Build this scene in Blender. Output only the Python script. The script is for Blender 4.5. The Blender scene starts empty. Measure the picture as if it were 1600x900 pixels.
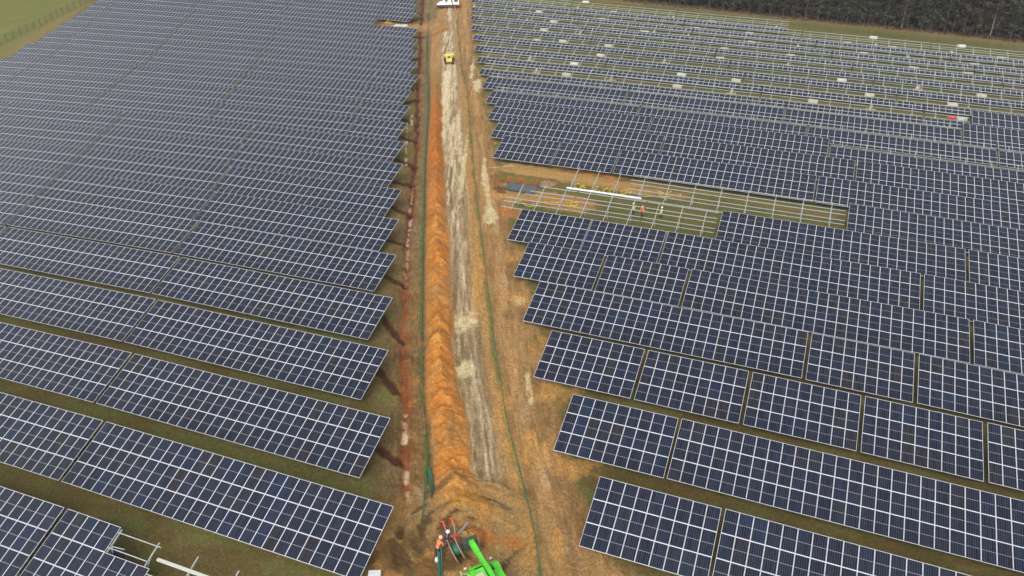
import bpy, bmesh, math, random
import numpy as np
from mathutils import Vector, Matrix

random.seed(7)
D = bpy.data
SC = bpy.context.scene
COL = SC.collection

# ------------------------------------------------------------------ survey of the site (metres)
F_PX, PITCH, ROLL, YAW, CAM_H = 1247.410676, 0.541745, -0.02078, -0.384436, 47.460933
SLOPE_LEN, TILT, ROW_P, Y_L, Y_R = 5.921309, 0.305137, 8.672667, 31.152873, 40.070145
TA, TB, TC, TD, R_ROT, R_DP, TG, TH, TI = (-1.181772, 0.504485, -0.23952, -0.811819, 0.017032, 0.058245,
                                          -0.09216, 0.26211, -0.060164)
LOW_Z = 0.8
MOD_W = 1.05


def terr(x, y):
    q = np.clip((np.asarray(y, float) - 60) / 50, -1.3, 3.7)
    xx = np.clip((np.asarray(x, float) + 40) / 50, -4.2, 2.4)
    return TA*q*q + TB*q**3 + TC*xx*q + TD*xx*xx + TG*xx*q*q + TH*xx*xx*q + TI*q**4


FW2 = np.array([math.sin(YAW), math.cos(YAW)])
RT2 = np.array([math.cos(YAW), -math.sin(YAW)])
_fw = np.array([math.sin(YAW)*math.cos(PITCH), math.cos(YAW)*math.cos(PITCH), -math.sin(PITCH)])
_rt = np.array([math.cos(YAW), -math.sin(YAW), 0.0])
_up = np.cross(_rt, _fw)
_r2 = _rt*math.cos(ROLL) + _up*math.sin(ROLL)
_u2 = -_rt*math.sin(ROLL) + _up*math.cos(ROLL)


def proj(P):
    d = np.array(P, float) - np.array([0, 0, CAM_H])
    z = _fw @ d
    return 800 + F_PX*(_r2 @ d)/z, 450 - F_PX*(_u2 @ d)/z


def gp(px, py, h=0.0):
    """point of the terrain (raised by h) read off the survey photograph"""
    d = _fw + _r2*(px-800)/F_PX - _u2*(py-450)/F_PX
    t = (CAM_H)/max(1e-3, -d[2])
    for _ in range(30):
        x, y = d[0]*t, d[1]*t
        t = (CAM_H - float(terr(x, y)) - h)/max(1e-3, -d[2])
    return np.array([d[0]*t, d[1]*t, float(terr(d[0]*t, d[1]*t))])


# ------------------------------------------------------------------ camera
cam_d = D.cameras.new('camera')
cam = D.objects.new('camera', cam_d)
COL.objects.link(cam)
cam_d.sensor_width = 36
cam_d.lens = 36*F_PX/1600
cam_d.clip_end = 6000
cam.matrix_world = Matrix(((_r2[0], _u2[0], -_fw[0], 0), (_r2[1], _u2[1], -_fw[1], 0), (_r2[2], _u2[2], -_fw[2], CAM_H),
                           (0, 0, 0, 1)))
SC.camera = cam

# ------------------------------------------------------------------ sky and sun (thin bright overcast)
SUN_EL, SUN_AZ = math.radians(48), math.radians(172)      # azimuth measured from +Y towards +X
w = D.worlds.new('World')
SC.world = w
w.use_nodes = True
nt = w.node_tree
sky = nt.nodes.new('ShaderNodeTexSky')
sky.sky_type = 'NISHITA'
sky.sun_disc = False
sky.sun_elevation = SUN_EL
sky.sun_rotation = SUN_AZ
sky.dust_density = 5.0
sky.air_density = 1.0
hs = nt.nodes.new('ShaderNodeHueSaturation')
hs.inputs['Saturation'].default_value = 0.30
bg = nt.nodes['Background']
bg.inputs['Strength'].default_value = 0.15
nt.links.new(sky.outputs[0], hs.inputs['Color'])
# overcast veil: brighter and whiter low down, duller overhead
wtc = nt.nodes.new('ShaderNodeTexCoord'); wsx = nt.nodes.new('ShaderNodeSeparateXYZ')
nt.links.new(wtc.outputs['Generated'], wsx.inputs[0])
wmr = nt.nodes.new('ShaderNodeMapRange')
for i_, v_ in enumerate((.38, .90, 2.0, .80)): wmr.inputs[i_+1].default_value = v_
nt.links.new(wsx.outputs['Z'], wmr.inputs[0])
wsat = nt.nodes.new('ShaderNodeMapRange')
for i_, v_ in enumerate((.55, .97, .06, .50)): wsat.inputs[i_+1].default_value = v_
nt.links.new(wsx.outputs['Z'], wsat.inputs[0]); nt.links.new(wsat.outputs[0], hs.inputs['Saturation'])
wvs = nt.nodes.new('ShaderNodeVectorMath'); wvs.operation = 'SCALE'
nt.links.new(hs.outputs[0], wvs.inputs[0]); nt.links.new(wmr.outputs[0], wvs.inputs['Scale'])
nt.links.new(wvs.outputs[0], bg.inputs['Color'])
sun_d = D.lights.new('sun', 'SUN')
sun_d.energy = 0.8
sun_d.angle = math.radians(40)
sun_d.color = (1.0, 0.96, 0.9)
sun = D.objects.new('sun', sun_d)
COL.objects.link(sun)
_sd = Vector((math.sin(SUN_AZ)*math.cos(SUN_EL), math.cos(SUN_AZ)*math.cos(SUN_EL), math.sin(SUN_EL)))
sun.rotation_euler = _sd.to_track_quat('Z', 'Y').to_euler()
SC.view_settings.view_transform = 'Standard'
SC.view_settings.look = 'None'
SC.view_settings.gamma = 1
SC.view_settings.exposure = 0.03
SC.view_settings.use_curve_mapping = False


# ------------------------------------------------------------------ helpers
def tag(o, label=None, cat=None, group=None, kind=None):
    if label: o['label'] = label
    if cat: o['category'] = cat
    if group: o['group'] = group
    if kind: o['kind'] = kind
    return o


def empty(name, loc=(0, 0, 0), rz=0.0):
    o = D.objects.new(name, None)
    o.empty_display_size = 0.3
    o.location = loc
    o.rotation_euler = (0, 0, rz)
    COL.objects.link(o)
    return o


class MB:
    """collects boxes, bars, tubes and sheets into one mesh"""
    def __init__(s):
        s.v, s.f, s.m, s.uv = [], [], [], []

    def face(s, idx, m=0, uv=None):
        s.f.append(tuple(idx)); s.m.append(m)
        s.uv.append(uv or [(0.0, 0.0)]*len(idx))

    def hexa(s, c, m=0, topuv=None):
        b = len(s.v)
        s.v += [tuple(p) for p in c]
        s.face((b+3, b+2, b+1, b), m)
        s.face((b+4, b+5, b+6, b+7), m, topuv)
        for i in range(4):
            j = (i+1) % 4
            s.face((b+i, b+j, b+4+j, b+4+i), m)

    def box(s, c, d, rz=0.0, m=0, M=None):
        x, y, z = d[0]/2, d[1]/2, d[2]/2
        ps = [Vector(p) for p in ((-x, -y, -z), (x, -y, -z), (x, y, -z), (-x, y, -z), (-x, -y, z), (x, -y, z), (x, y, z), (-x, y, z))]
        R = M if M is not None else Matrix.Rotation(rz, 3, 'Z')
        s.hexa([tuple(R @ p + Vector(c)) for p in ps], m)

    def bar(s, a, b, w, h=None, m=0, up=(0, 0, 1)):
        a, b = Vector(a), Vector(b)
        h = h or w
        z = (b-a).normalized()
        u = Vector(up)
        if abs(z.dot(u)) > 0.98: u = Vector((0, 1, 0))
        x = z.cross(u).normalized()
        y = x.cross(z).normalized()
        x, y = x*w/2, y*h/2
        s.hexa([a-x-y, a+x-y, a+x+y, a-x+y, b-x-y, b+x-y, b+x+y, b-x+y], m)

    def tube(s, pts, r, n=8, m=0, cap=True):
        pts = [Vector(p) for p in pts]
        rs = r if isinstance(r, (list, tuple)) else [r]*len(pts)
        rings = []
        for i, p in enumerate(pts):
            t = (pts[min(i+1, len(pts)-1)] - pts[max(i-1, 0)]).normalized()
            u = Vector((0, 0, 1)) if abs(t.z) < 0.9 else Vector((0, 1, 0))
            x = t.cross(u).normalized(); y = x.cross(t).normalized()
            b = len(s.v)
            for k in range(n):
                a = 2*math.pi*k/n
                s.v.append(tuple(p + (x*math.cos(a) + y*math.sin(a))*rs[i]))
            rings.append(b)
        for i in range(len(rings)-1):
            for k in range(n):
                k2 = (k+1) % n
                s.face((rings[i]+k, rings[i]+k2, rings[i+1]+k2, rings[i+1]+k), m)
        if cap:
            s.face([rings[0]+k for k in range(n)], m)
            s.face([rings[-1]+n-1-k for k in range(n)], m)

    def lathe(s, prof, c=(0, 0, 0), axis='Z', n=24, m=0, M=None):
        c = Vector(c)
        R = M if M is not None else {'Z': Matrix.Identity(3), 'X': Matrix.Rotation(math.pi/2, 3, 'Y'),
                                     'Y': Matrix.Rotation(-math.pi/2, 3, 'X')}[axis]
        rings = []
        for r, h in prof:
            b = len(s.v)
            for k in range(n):
                a = 2*math.pi*k/n
                s.v.append(tuple(R @ Vector((r*math.cos(a), r*math.sin(a), h)) + c))
            rings.append(b)
        for i in range(len(rings)-1):
            for k in range(n):
                k2 = (k+1) % n
                s.face((rings[i]+k, rings[i]+k2, rings[i+1]+k2, rings[i+1]+k), m)
        if prof[0][0] > 1e-4: s.face([rings[0]+n-1-k for k in range(n)], m)
        if prof[-1][0] > 1e-4: s.face([rings[-1]+k for k in range(n)], m)

    def mesh(s, name, mats, smooth=False):
        me = D.meshes.new(name)
        me.from_pydata(s.v, [], s.f)
        uvl = me.uv_layers.new(name='UVMap')
        flat = [c for u in s.uv for p in u for c in p]
        uvl.data.foreach_set('uv', flat)
        for mt in (mats if isinstance(mats, (list, tuple)) else [mats]):
            me.materials.append(mt)
        me.polygons.foreach_set('material_index', s.m)
        if smooth: me.polygons.foreach_set('use_smooth', [True]*len(s.f))
        me.update()
        return me

    def build(s, name, mats, parent=None, smooth=False, bevel=0.0):
        return link(name, s.mesh(name, mats, smooth), parent, bevel)


def link(name, me, parent=None, bevel=0.0):
    o = D.objects.new(name, me)
    COL.objects.link(o)
    if parent is not None: o.parent = parent
    if bevel:
        b = o.modifiers.new('bevel', 'BEVEL'); b.width = bevel; b.segments = 2; b.limit_method = 'ANGLE'
    return o


def mat(name, col, rough=0.6, metal=0.0, noise=0.0, scale=4.0, bump=0.0, spec=None, coat=0.0):
    m = D.materials.new(name); m.use_nodes = True
    t = m.node_tree; b = t.nodes['Principled BSDF']
    b.inputs['Base Color'].default_value = (*col, 1)
    b.inputs['Roughness'].default_value = rough
    b.inputs['Metallic'].default_value = metal
    if coat: b.inputs['Coat Weight'].default_value = coat
    if spec is not None: b.inputs['Specular IOR Level'].default_value = spec
    if noise or bump:
        tc = t.nodes.new('ShaderNodeTexCoord')
        n = t.nodes.new('ShaderNodeTexNoise')
        n.inputs['Scale'].default_value = scale; n.inputs['Detail'].default_value = 6
        t.links.new(tc.outputs['Object'], n.inputs['Vector'])
        if noise:
            mr = t.nodes.new('ShaderNodeMapRange')
            mr.inputs[1].default_value = 0.25; mr.inputs[2].default_value = 0.75
            mr.inputs[3].default_value = 1-noise; mr.inputs[4].default_value = 1+noise
            t.links.new(n.outputs['Fac'], mr.inputs[0])
            mx = t.nodes.new('ShaderNodeVectorMath'); mx.operation = 'SCALE'
            mx.inputs[0].default_value = col
            t.links.new(mr.outputs[0], mx.inputs['Scale'])
            t.links.new(mx.outputs[0], b.inputs['Base Color'])
        if bump:
            bn = t.nodes.new('ShaderNodeBump'); bn.inputs['Strength'].default_value = bump
            bn.inputs['Distance'].default_value = 0.05
            t.links.new(n.outputs['Fac'], bn.inputs['Height'])
            t.links.new(bn.outputs[0], b.inputs['Normal'])
    return m


# ------------------------------------------------------------------ numpy noise
def _h(ix, iy, seed):
    n = (ix.astype(np.int64)*374761393 + iy.astype(np.int64)*668265263 + seed*1442695041) & 0xffffffff
    n = ((n ^ (n >> 13))*1274126177) & 0xffffffff
    return ((n ^ (n >> 16)) & 0xffff)/65535.0


def vn(x, y, seed=0):
    ix, iy = np.floor(x), np.floor(y)
    fx, fy = x-ix, y-iy
    fx = fx*fx*(3-2*fx); fy = fy*fy*(3-2*fy)
    a, b = _h(ix, iy, seed), _h(ix+1, iy, seed)
    c, d = _h(ix, iy+1, seed), _h(ix+1, iy+1, seed)
    return (a*(1-fx)+b*fx)*(1-fy) + (c*(1-fx)+d*fx)*fy


def fbm(x, y, seed=0, o=4):
    s, a, t = 0, 1, 0
    for i in range(o):
        s = s + a*vn(x*2**i, y*2**i, seed+i*17); t += a; a *= .55
    return s/t


def ss(a, b, x):
    t = np.clip((x-a)/(b-a), 0, 1)
    return t*t*(3-2*t)


# ------------------------------------------------------------------ the ground
def line_pq(pts):
    w_ = [gp(*p) for p in pts]
    pq = sorted((float(g[:2] @ FW2), float(g[:2] @ RT2)) for g in w_)
    return np.array([a for a, _ in pq]), np.array([b for _, b in pq])


TRENCH = line_pq([(661, 2), (656, 62), (657, 90), (653, 120), (652, 150), (653, 175), (652, 200), (650, 230), (646, 270), (642, 325), (639, 350),
                  (635, 400), (632, 450), (630, 525), (629, 600), (630, 675), (635, 725), (636, 757), (637, 787), (632, 825), (624, 866)])
FENCE_L = line_pq([(675, 2), (670, 25), (668.7, 56), (668, 75), (667, 106), (669, 130), (669.5, 180), (668, 200), (666, 230), (664, 270),
                   (663, 330), (662, 375), (661, 450), (660, 475), (659, 550), (660, 600), (662, 637), (665, 670), (668, 700), (671, 717)])
RIDGE_L = line_pq([(674, 60), (672, 110), (674, 150), (671, 200), (668, 250), (667, 290), (666, 350), (665, 400), (664, 450), (665, 500), (666, 562),
                   (666, 625), (671, 662), (675, 700), (677, 750), (681, 790)])
RIDGE_R = line_pq([(688, 60), (689, 110), (690.5, 150), (691, 190), (692, 225), (694, 287), (697, 337), (702, 375), (705, 450), (706, 500), (706, 550),
                   (715, 600), (725, 637), (732, 670), (735, 700), (737, 737), (752, 765), (770, 790)])
CREST = line_pq([(680, 60), (680, 120), (681, 200), (682, 300), (683, 400), (685, 450), (686, 520), (690, 600), (697, 650), (702, 700), (705, 760), (715, 790)])
ROAD_R = line_pq([(712, 10), (712, 60), (716, 100), (722, 150), (725, 200), (727, 260), (731, 330), (738, 400), (745, 450), (752, 520), (762, 590),
                  (775, 650), (787, 720), (800, 800), (812, 890)])
FENCE_R = line_pq([(716, 2), (714.5, 30), (716, 50), (719, 75), (722, 109), (726, 125), (730, 145), (733, 170), (734, 190), (737, 230), (740, 265), (743, 300),
                   (750, 350), (756, 400), (761, 450), (769, 500), (773, 550), (782, 592), (787, 637), (794, 670), (805, 715), (815, 750), (824, 785),
                   (835, 837), (846, 893)])
SOIL_R = line_pq([(738, 5), (742, 60), (746, 100), (757, 140), (766, 190), (772, 240), (800, 330), (806, 380), (822, 440), (835, 510), (855, 600), (885, 700),
                  (935, 850), (960, 899)])
SOIL_L = line_pq([(650, 5), (645, 60), (645, 110), (641, 160), (632, 220), (622, 290), (614, 350), (606, 430), (604, 500), (604, 580), (602, 680), (606, 760), (590, 890)])

axp = [-600, -300, -150, -80, -40, -10, 10, 22]
axp += list(np.arange(28, 72, .17)) + list(np.arange(72, 130, .27)) + list(np.arange(130, 250, .5))
p0 = 250.
st = 3.
while p0 < 2600:
    axp.append(p0); p0 += st; st *= 1.12
axq = list(np.arange(-32, 17, .19))
lo = list(-32-np.cumsum(2.4*1.05**np.arange(72)))[::-1]
hi = list(16.95+np.cumsum(2.4*1.05**np.arange(72)))
axq = lo + axq + hi
PG, QG = np.meshgrid(np.array(axp), np.array(axq), indexing='ij')
P, Q = PG.ravel(), QG.ravel()
X = P*FW2[0] + Q*RT2[0]
Y = P*FW2[1] + Q*RT2[1]
Z = terr(X, Y).copy()


def at_line(L): return np.interp(P, L[0], L[1])


tr, fl, rl, rr, cr, rdr, fr, sr, sl = [at_line(L) for L in (TRENCH, FENCE_L, RIDGE_L, RIDGE_R, CREST, ROAD_R, FENCE_R, SOIL_R, SOIL_L)]


def cvec(r, g, b):
    f = lambda c: ((c/255+.055)/1.055)**2.4 if c > 10 else c/255/12.92
    return np.array([f(r), f(g), f(b)])


C = np.zeros((len(P), 3))
GR = np.ones(len(P))
nz = fbm(X/9, Y/9, 3)
nz2 = fbm(X/2.2, Y/2.2, 5)
n3 = fbm(X/.7, Y/.7, 9, 3)
base = cvec(112, 96, 56)[None]*(1-nz[:, None]) + cvec(96, 98, 46)[None]*nz[:, None]
C[:] = base


def blend(col, m, grass=None):
    global C, GR
    m = np.clip(m, 0, 1)
    C = C*(1-m[:, None]) + (col if np.ndim(col) == 2 else np.asarray(col)[None])*m[:, None]
    if grass is not None: GR = GR*(1-m) + grass*m


worn_shade = ss(105, 70, P)*(.25+.75*ss(.42, .6, fbm(X/3.2, Y/3.2, 13, 5)))  # worn brown mud, also darkened in place of shade between the near rows
C = C*(1-worn_shade[:, None]*.8) + cvec(98, 74, 42)[None]*worn_shade[:, None]*.8
GR = GR*(1-.6*worn_shade)
corr = (P > 30) & (P < 330)
wob = (fbm(P/2.5, Q/1.2, 21)-.5)
inside = np.where(corr, ss(-1.2, .8, Q-sl+wob*4)*ss(-1.3, 1.0, sr-Q+wob*4), 0)
tan = cvec(178, 140, 92)[None]*(1-nz2[:, None]*.5) + cvec(168, 118, 66)[None]*(nz2[:, None]*.5)
tan = tan*(.86 + .28*vn(P/3.2, Q*2.6, 31)[:, None])
blend(tan, inside, 0.0)
# scuffed strip beside the panels on the left: dark olive and brown clods
m = np.where(corr, ss(-2.5, .2, Q-sl+wob*3)*ss(-.4, .5, tr-Q+wob*.8), 0)
sc = cvec(132, 112, 74)[None]*(1-n3[:, None]) + cvec(98, 74, 46)[None]*n3[:, None]
sc = sc*(.7+.6*nz2[:, None])
sc = np.where((nz2 > .62)[:, None], cvec(112, 112, 58)[None], sc)
blend(sc, m*.9, .25)
# between trench and left fence
m = np.where(corr, ss(0, .35, Q-tr)*ss(-.2, .25, rl-Q), 0)
farm = ss(70, 95, P)[:, None]
mid = cvec(162, 128, 82)[None]*(1-n3[:, None]) + cvec(118, 86, 52)[None]*n3[:, None]
mid = mid*(1-farm) + farm*(cvec(158, 136, 98)[None]*(1-n3[:, None]) + cvec(112, 92, 60)[None]*n3[:, None])
mid = np.where((fbm(X/1.1, Y/1.1, 77) > .66)[:, None] & (farm < .5), cvec(186, 122, 66)[None]*.95, mid)
blend(mid, m, .1)
m = np.where(corr, np.exp(-((Q-fl+.12)/.26)**2)*ss(.32, .55, fbm(P/4, Q/2, 41))*1.0, 0)
blend(cvec(92, 108, 58), m*.85, .3)
# road
m = np.where(corr, ss(-.3, .25, Q-rr+wob*1.2)*ss(-.9, .9, rdr-Q+wob*3.0+.5*np.sin(P/5)), 0)
streak = fbm(P/16, Q*2.3, 51, 4)
streak2 = vn(P/22, Q*4.2, 57)
rd = cvec(148, 124, 92)[None]*(1-streak[:, None]) + cvec(180, 154, 116)[None]*streak[:, None]
rd = rd*(.80+.34*streak2[:, None])
mudr = ss(.48, .62, fbm(P/6, Q*1.1, 53, 4))[:, None]*ss(130, 60, P)[:, None]*.6
rd = rd*(1-mudr) + cvec(118, 96, 68)[None]*mudr
blend(rd, m, 0)
pale = cvec(214, 196, 160)
road_w = np.maximum(rdr-rr, .5)
t = (Q-rr)/road_w
far = ss(60, 110, P)
m2 = m*(ss(.52, .68, streak)*(.3+.7*ss(85, 130, P))*np.exp(-((t-.45)/.33)**2))
blend(pale, m2*.85, 0)
m2 = m*ss(.5, .62, fbm(P/5, Q*3.4, 59, 4))*ss(78, 100, P)*ss(.02, .12, t)*ss(.95, .7, t)
blend(cvec(226, 206, 170), m2*.85, 0)
m2 = m*np.exp(-((t-.50-.06*np.sin(P/9))/.055)**2)*ss(.35, .6, vn(P/3., Q*2, 61))*ss(140, 100, P)
blend(pale, m2*.9, 0)
m2 = m*np.exp(-((t-.74-.03*np.sin(P/7+2))/.05)**2)*ss(.35, .65, vn(P/4., Q*2, 63))
blend(pale*.85, m2*.5, 0)
# between road and right fence: sandy orange
m = np.where(corr, ss(-.4, .6, Q-rdr+wob)*ss(-.2, .3, fr-Q), 0)
sand = cvec(180, 142, 90)[None]*(1-nz2[:, None]) + cvec(182, 134, 76)[None]*nz2[:, None]
blend(sand, m*.9, 0)
m = np.where(corr, np.exp(-((Q-fr+.15)/.22)**2)*ss(.35, .6, fbm(P/3, Q/2, 43)), 0)
blend(cvec(98, 112, 56), m*.8, .3)
# right lane wheel marks
u = (Q-fr)/np.maximum(sr-fr, .5)
m = np.where(corr, ss(.02, .1, u)*ss(1.0, .85, u), 0)
lane = .70+.5*fbm(P/12, Q*2.1+.5*np.sin(P/9), 67, 5)
mud = ss(.5, .66, fbm(P/7, Q/1.2, 69, 4))[:, None]*.5
C = np.where((m > .3)[:, None], C*(1-mud) + cvec(136, 98, 58)[None]*mud, C)
C = np.where((m > 0)[:, None], C*(1-m[:, None]) + C*lane[:, None]*m[:, None], C)
m2 = m*np.exp(-((u-.45)/.1)**2)*ss(.5, .75, vn(P/3.5, Q*1.5, 71))
blend(pale*.85, m2*.35, 0)
m2 = m*np.exp(-((u-.3)/.12)**2)*ss(.45, .7, fbm(P/6, Q/1, 73))
blend(cvec(198, 146, 86), m2*.5, 0)
m2 = m*ss(.55, .75, u)*ss(.45, .62, fbm(P/2.5, Q/1.5, 79))
blend(cvec(158, 124, 78), m2*.7, 0)


def blob(px, py, rp, rq, seed=0, e=.35):
    g = gp(px, py); a, b = g[:2] @ FW2, g[:2] @ RT2
    d = np.sqrt(((P-a)/rp)**2 + ((Q-b)/rq)**2) + (fbm(X*1.3+seed, Y*1.3, 90+seed, 4)-.5)*1.9 + (vn(P*.8, Q*5, 93+seed)-.5)*.5
    return ss(1+e, 1-e, d)


def seg_mask(a, b, wdt, noise=.3):
    A, B = gp(*a)[:2], gp(*b)[:2]
    d = B-A; L = np.hypot(*d); d = d/L
    px_, py_ = X-A[0], Y-A[1]
    s_ = np.clip(px_*d[0]+py_*d[1], 0, L)
    dist = np.hypot(px_-s_*d[0], py_-s_*d[1]) + (vn(X*1.3, Y*1.3, 111)-.5)*noise
    return ss(wdt, wdt*.45, dist)


def rut(base_q, off, amp, per, wdt, col, k, ph=0, lo_=34, hi_=235, dep=.07):
    c_ = base_q + off + amp*np.sin(P/per+ph) + (fbm(P/6, Q*0+ph, 211)-.5)*amp*2.2
    m_ = np.where(corr, np.exp(-((Q-c_)/wdt)**4), 0)*ss(lo_, lo_+6, P)*ss(hi_, hi_-10, P)*(.35+.65*ss(.35, .55, vn(P/2.6, Q*0+ph*3, 213)))
    blend(cvec(*col), m_*k, 0)
    return m_*dep


rc_ = (rr+rdr)/2
RUTZ = np.zeros(len(P))
for off, amp, per, wd, col_, k_, ph in ((-.9, .35, 14, .16, (112, 90, 62), .55, 0), (.75, .35, 14, .16, (112, 90, 62), .55, 0), (-.55, .5, 19, .12, (206, 184, 146), .6, 2),
                                        (1.1, .5, 19, .12, (206, 184, 146), .5, 2), (-.1, .45, 11, .13, (120, 96, 66), .5, 4), (.35, .3, 23, .1, (214, 194, 156), .55, 1)):
    RUTZ += rut(rc_, off, amp, per, wd, col_, k_, ph, 46)
rc_ = fr + 1.9
for off, amp, per, wd, col_, k_, ph in ((-.9, .4, 16, .17, (126, 98, 62), .5, 1), (.8, .4, 16, .17, (126, 98, 62), .5, 1), (-.3, .5, 21, .12, (196, 166, 118), .5, 3), (1.5, .5, 21, .14, (118, 92, 58), .5, 3)):
    RUTZ += rut(rc_, off, amp, per, wd, col_, k_, ph)
Z -= RUTZ

# pale clay patches
for a in ((697, 130, 7, .75), (696, 165, 12, .8), (694, 210, 6, .45), (729, 503, 1.9, 1.0), (728, 575, 1.2, .95), (812, 468, .8, .8), (724, 260, 12, .35),
          (766, 338, 2.6, .75), (756, 270, 6, .35), (738, 108, 7, .4), (745, 135, 4, .6), (746, 130, 3, 1.0), (824, 600, 1.5, .2), (830, 620, 1.2, .2), (741, 10, 5, .4)):
    blend(cvec(216, 198, 152), blob(a[0], a[1], a[2], a[3], int(a[0]))*.9, 0)
for a in ((870, 612, 1.5, 2.2), (850, 540, 1.5, 1.6), (832, 465, 1.4, 2.2), (815, 400, 1.8, 1.6), (835, 700, 2.4, 1.0), (785, 625, 4, .5), (801, 700, 1.6, .8), (905, 730, 1.2, 1.8),
          (806, 820, 1.6, 1.2), (745, 440, 8, .7), (870, 850, 1.6, .6)):
    blend(cvec(202, 148, 80), blob(a[0], a[1], a[2], a[3], int(a[1]))*.6, 0)
for a in ((846, 655, 2.4, .8), (885, 660, 1.4, 2.0), (838, 600, 1.4, .5), (868, 770, 2, .5), (808, 490, 1.2, 1.4), (808, 432, 1.1, .9), (900, 800, 2.0, .6)):
    blend(cvec(132, 100, 62), blob(a[0], a[1], a[2], a[3], int(a[1]))*.55, .1)

for a, b, wd, k_ in (((697, 112), (698, 150), .85, .95), ((696, 140), (695, 170), 1.0, .95), ((693, 170), (693, 215), .45, .9), ((703, 195), (706, 260), .5, .6), ((716, 180), (719, 250), .45, .6)):
    blend(cvec(228, 208, 168), seg_mask(a, b, wd, .5)*k_, 0)

# trench and its branches
tm = np.where(corr & (P > 37.5), np.exp(-((Q-tr-wob*.6-(fbm(P/3, Q*0, 181)-.5)*.7)/(.24+.28*vn(P/2, Q*0, 183)))**4), 0)
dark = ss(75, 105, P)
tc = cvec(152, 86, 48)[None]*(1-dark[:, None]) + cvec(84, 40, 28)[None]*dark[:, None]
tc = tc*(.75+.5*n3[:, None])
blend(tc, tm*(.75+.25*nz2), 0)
spl = np.where(corr, np.exp(-((Q-tr)/1.0)**2)*ss(.52, .62, fbm(X*.9, Y*.9, 187, 4)), 0)
blend(cvec(128, 70, 40), spl*.7*ss(36, 40, P), 0)
Z -= tm*.28
sp = np.where(corr, np.exp(-((Q-tr+.62)/.22)**2), 0)
Z += sp*.16*n3
sp = np.where(corr, np.exp(-((Q-tr-.6)/.25)**2), 0)
Z += sp*.16*n3
blend(cvec(150, 80, 42), sp*.55*ss(.4, .6, nz2), 0)


BR = [((590, 700), (624, 724)), ((588, 575), (620, 613)), ((594, 492), (626, 533)), ((598, 430), (633, 446)), ((606, 376), (636, 382)), ((612, 324), (642, 337)),
      ((616, 284), (645, 290)), ((618, 248), (650, 262)), ((624, 213), (651, 222)), ((628, 186), (653, 196)), ((630, 162), (652, 156)), ((630, 138), (652, 130)),
      ((630, 113), (653, 107)), ((628, 97), (656, 90)), ((630, 58), (664, 58)), ((640, 35), (660, 28)), ((643, 18), (660, 22)), ((648, 4), (662, 6))]
for a, b in BR:
    m = seg_mask(a, b, .55 if a[1] > 300 else .75)
    blend(cvec(78, 42, 28), m*.92, 0); Z -= m*.22
for a, b, c_, wd in (((634, 258), (636, 200), (205, 170, 140), .18), ((640, 330), (646, 290), (190, 150, 120), .17), ((637, 380), (641, 342), (200, 170, 150), .26),
                     ((634, 442), (637, 390), (196, 160, 130), .26), ((631, 690), (633, 648), (214, 190, 150), .3), ((634, 752), (635, 735), (214, 196, 160), .32),
                     ((640, 782), (638, 768), (214, 190, 160), .3), ((634, 820), (638, 792), (205, 170, 130), .2), ((644, 180), (643, 195), (190, 175, 140), .4)):
    m = seg_mask(a, b, wd, .25)*ss(.3, .45, vn(P*1.4, Q*2, 131))
    blend(cvec(*c_), m*.95, 0)
blend(cvec(168, 156, 128), seg_mask((651, 765), (667, 800), .45)*.85, 0)
blend(cvec(150, 140, 110), seg_mask((653, 800), (658, 815), .35)*.6, 0)

# spoil ridge
rm_in = np.where(corr & (P < 195), ss(-.05, .45, Q-rl+wob*.9+.12)*ss(-.05, .45, rr-Q+wob*1.3+.15), 0)
halfl, halfr = np.maximum(cr-rl, .3), np.maximum(rr-cr, .3)
prof = np.where(Q < cr, (Q-rl)/halfl, (rr-Q)/halfr)
prof = np.clip(prof, 0, 1)
wig = (fbm(P/2.2, Q/1.3, 148)-.5)*3.2
chev0 = fbm((P+np.abs(Q-cr)*.9+wig)/1.0, Q/1.6, 149, 4)
lump = fbm(X*1.1, Y*1.1, 146, 4)
tip = vn(P/3.6+np.abs(Q-cr)*.45, Q*0+3.1, 141)
pm = np.where(corr, prof, 0)*ss(176, 160, P+wob*12)*ss(39, 44, P)
big = fbm(P/4.5+7, Q/2.0, 144, 3)
Z += pm**.8*(.50+.75*big) + pm*(n3-.5)*.4 + pm*(chev0-.5)*.16 + pm**.5*(lump-.5)*1.0
chev = fbm((P+np.abs(Q-cr)*.7+wig*1.6)/1.8, Q/1.2, 151, 5)*.55+.45*lump
chev = np.clip((chev-.5)*1.8+.5, 0, 1)
rc = cvec(186, 108, 38)[None]*(1-chev[:, None]) + cvec(216, 152, 80)[None]*chev[:, None]
mx3 = ss(.5, .68, fbm(P/6, Q/1.4, 167, 4))[:, None]
rc = rc*(1-mx3*.6) + cvec(166, 124, 78)[None]*mx3*.6
dk = ss(.62, .75, fbm((P+np.abs(Q-cr)*1.2)/1.7+5, Q/3, 158, 4))[:, None]
rc = rc*(1-dk*.6) + cvec(140, 96, 54)[None]*dk*.6
redder = ss(88, 118, P)*(.5+.5*vn(P/14, Q*0, 155))
rc = rc*(1-redder[:, None]*.75) + cvec(180, 98, 40)[None]*redder[:, None]*.75
farp = ss(140, 165, P)
rc = rc*(1-farp[:, None]) + cvec(166, 124, 72)[None]*farp[:, None]
left_dull = ss(.1, .9, (cr-Q)/halfl)*ss(.35, .6, fbm(P/3, Q, 157))
rc = rc*(1-.35*left_dull[:, None]) + cvec(170, 128, 76)[None]*.35*left_dull[:, None]
rc = np.where((n3 > .8)[:, None], rc*.72, rc)
blend(rc, rm_in*ss(180, 162, P+wob*12), 0)
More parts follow.
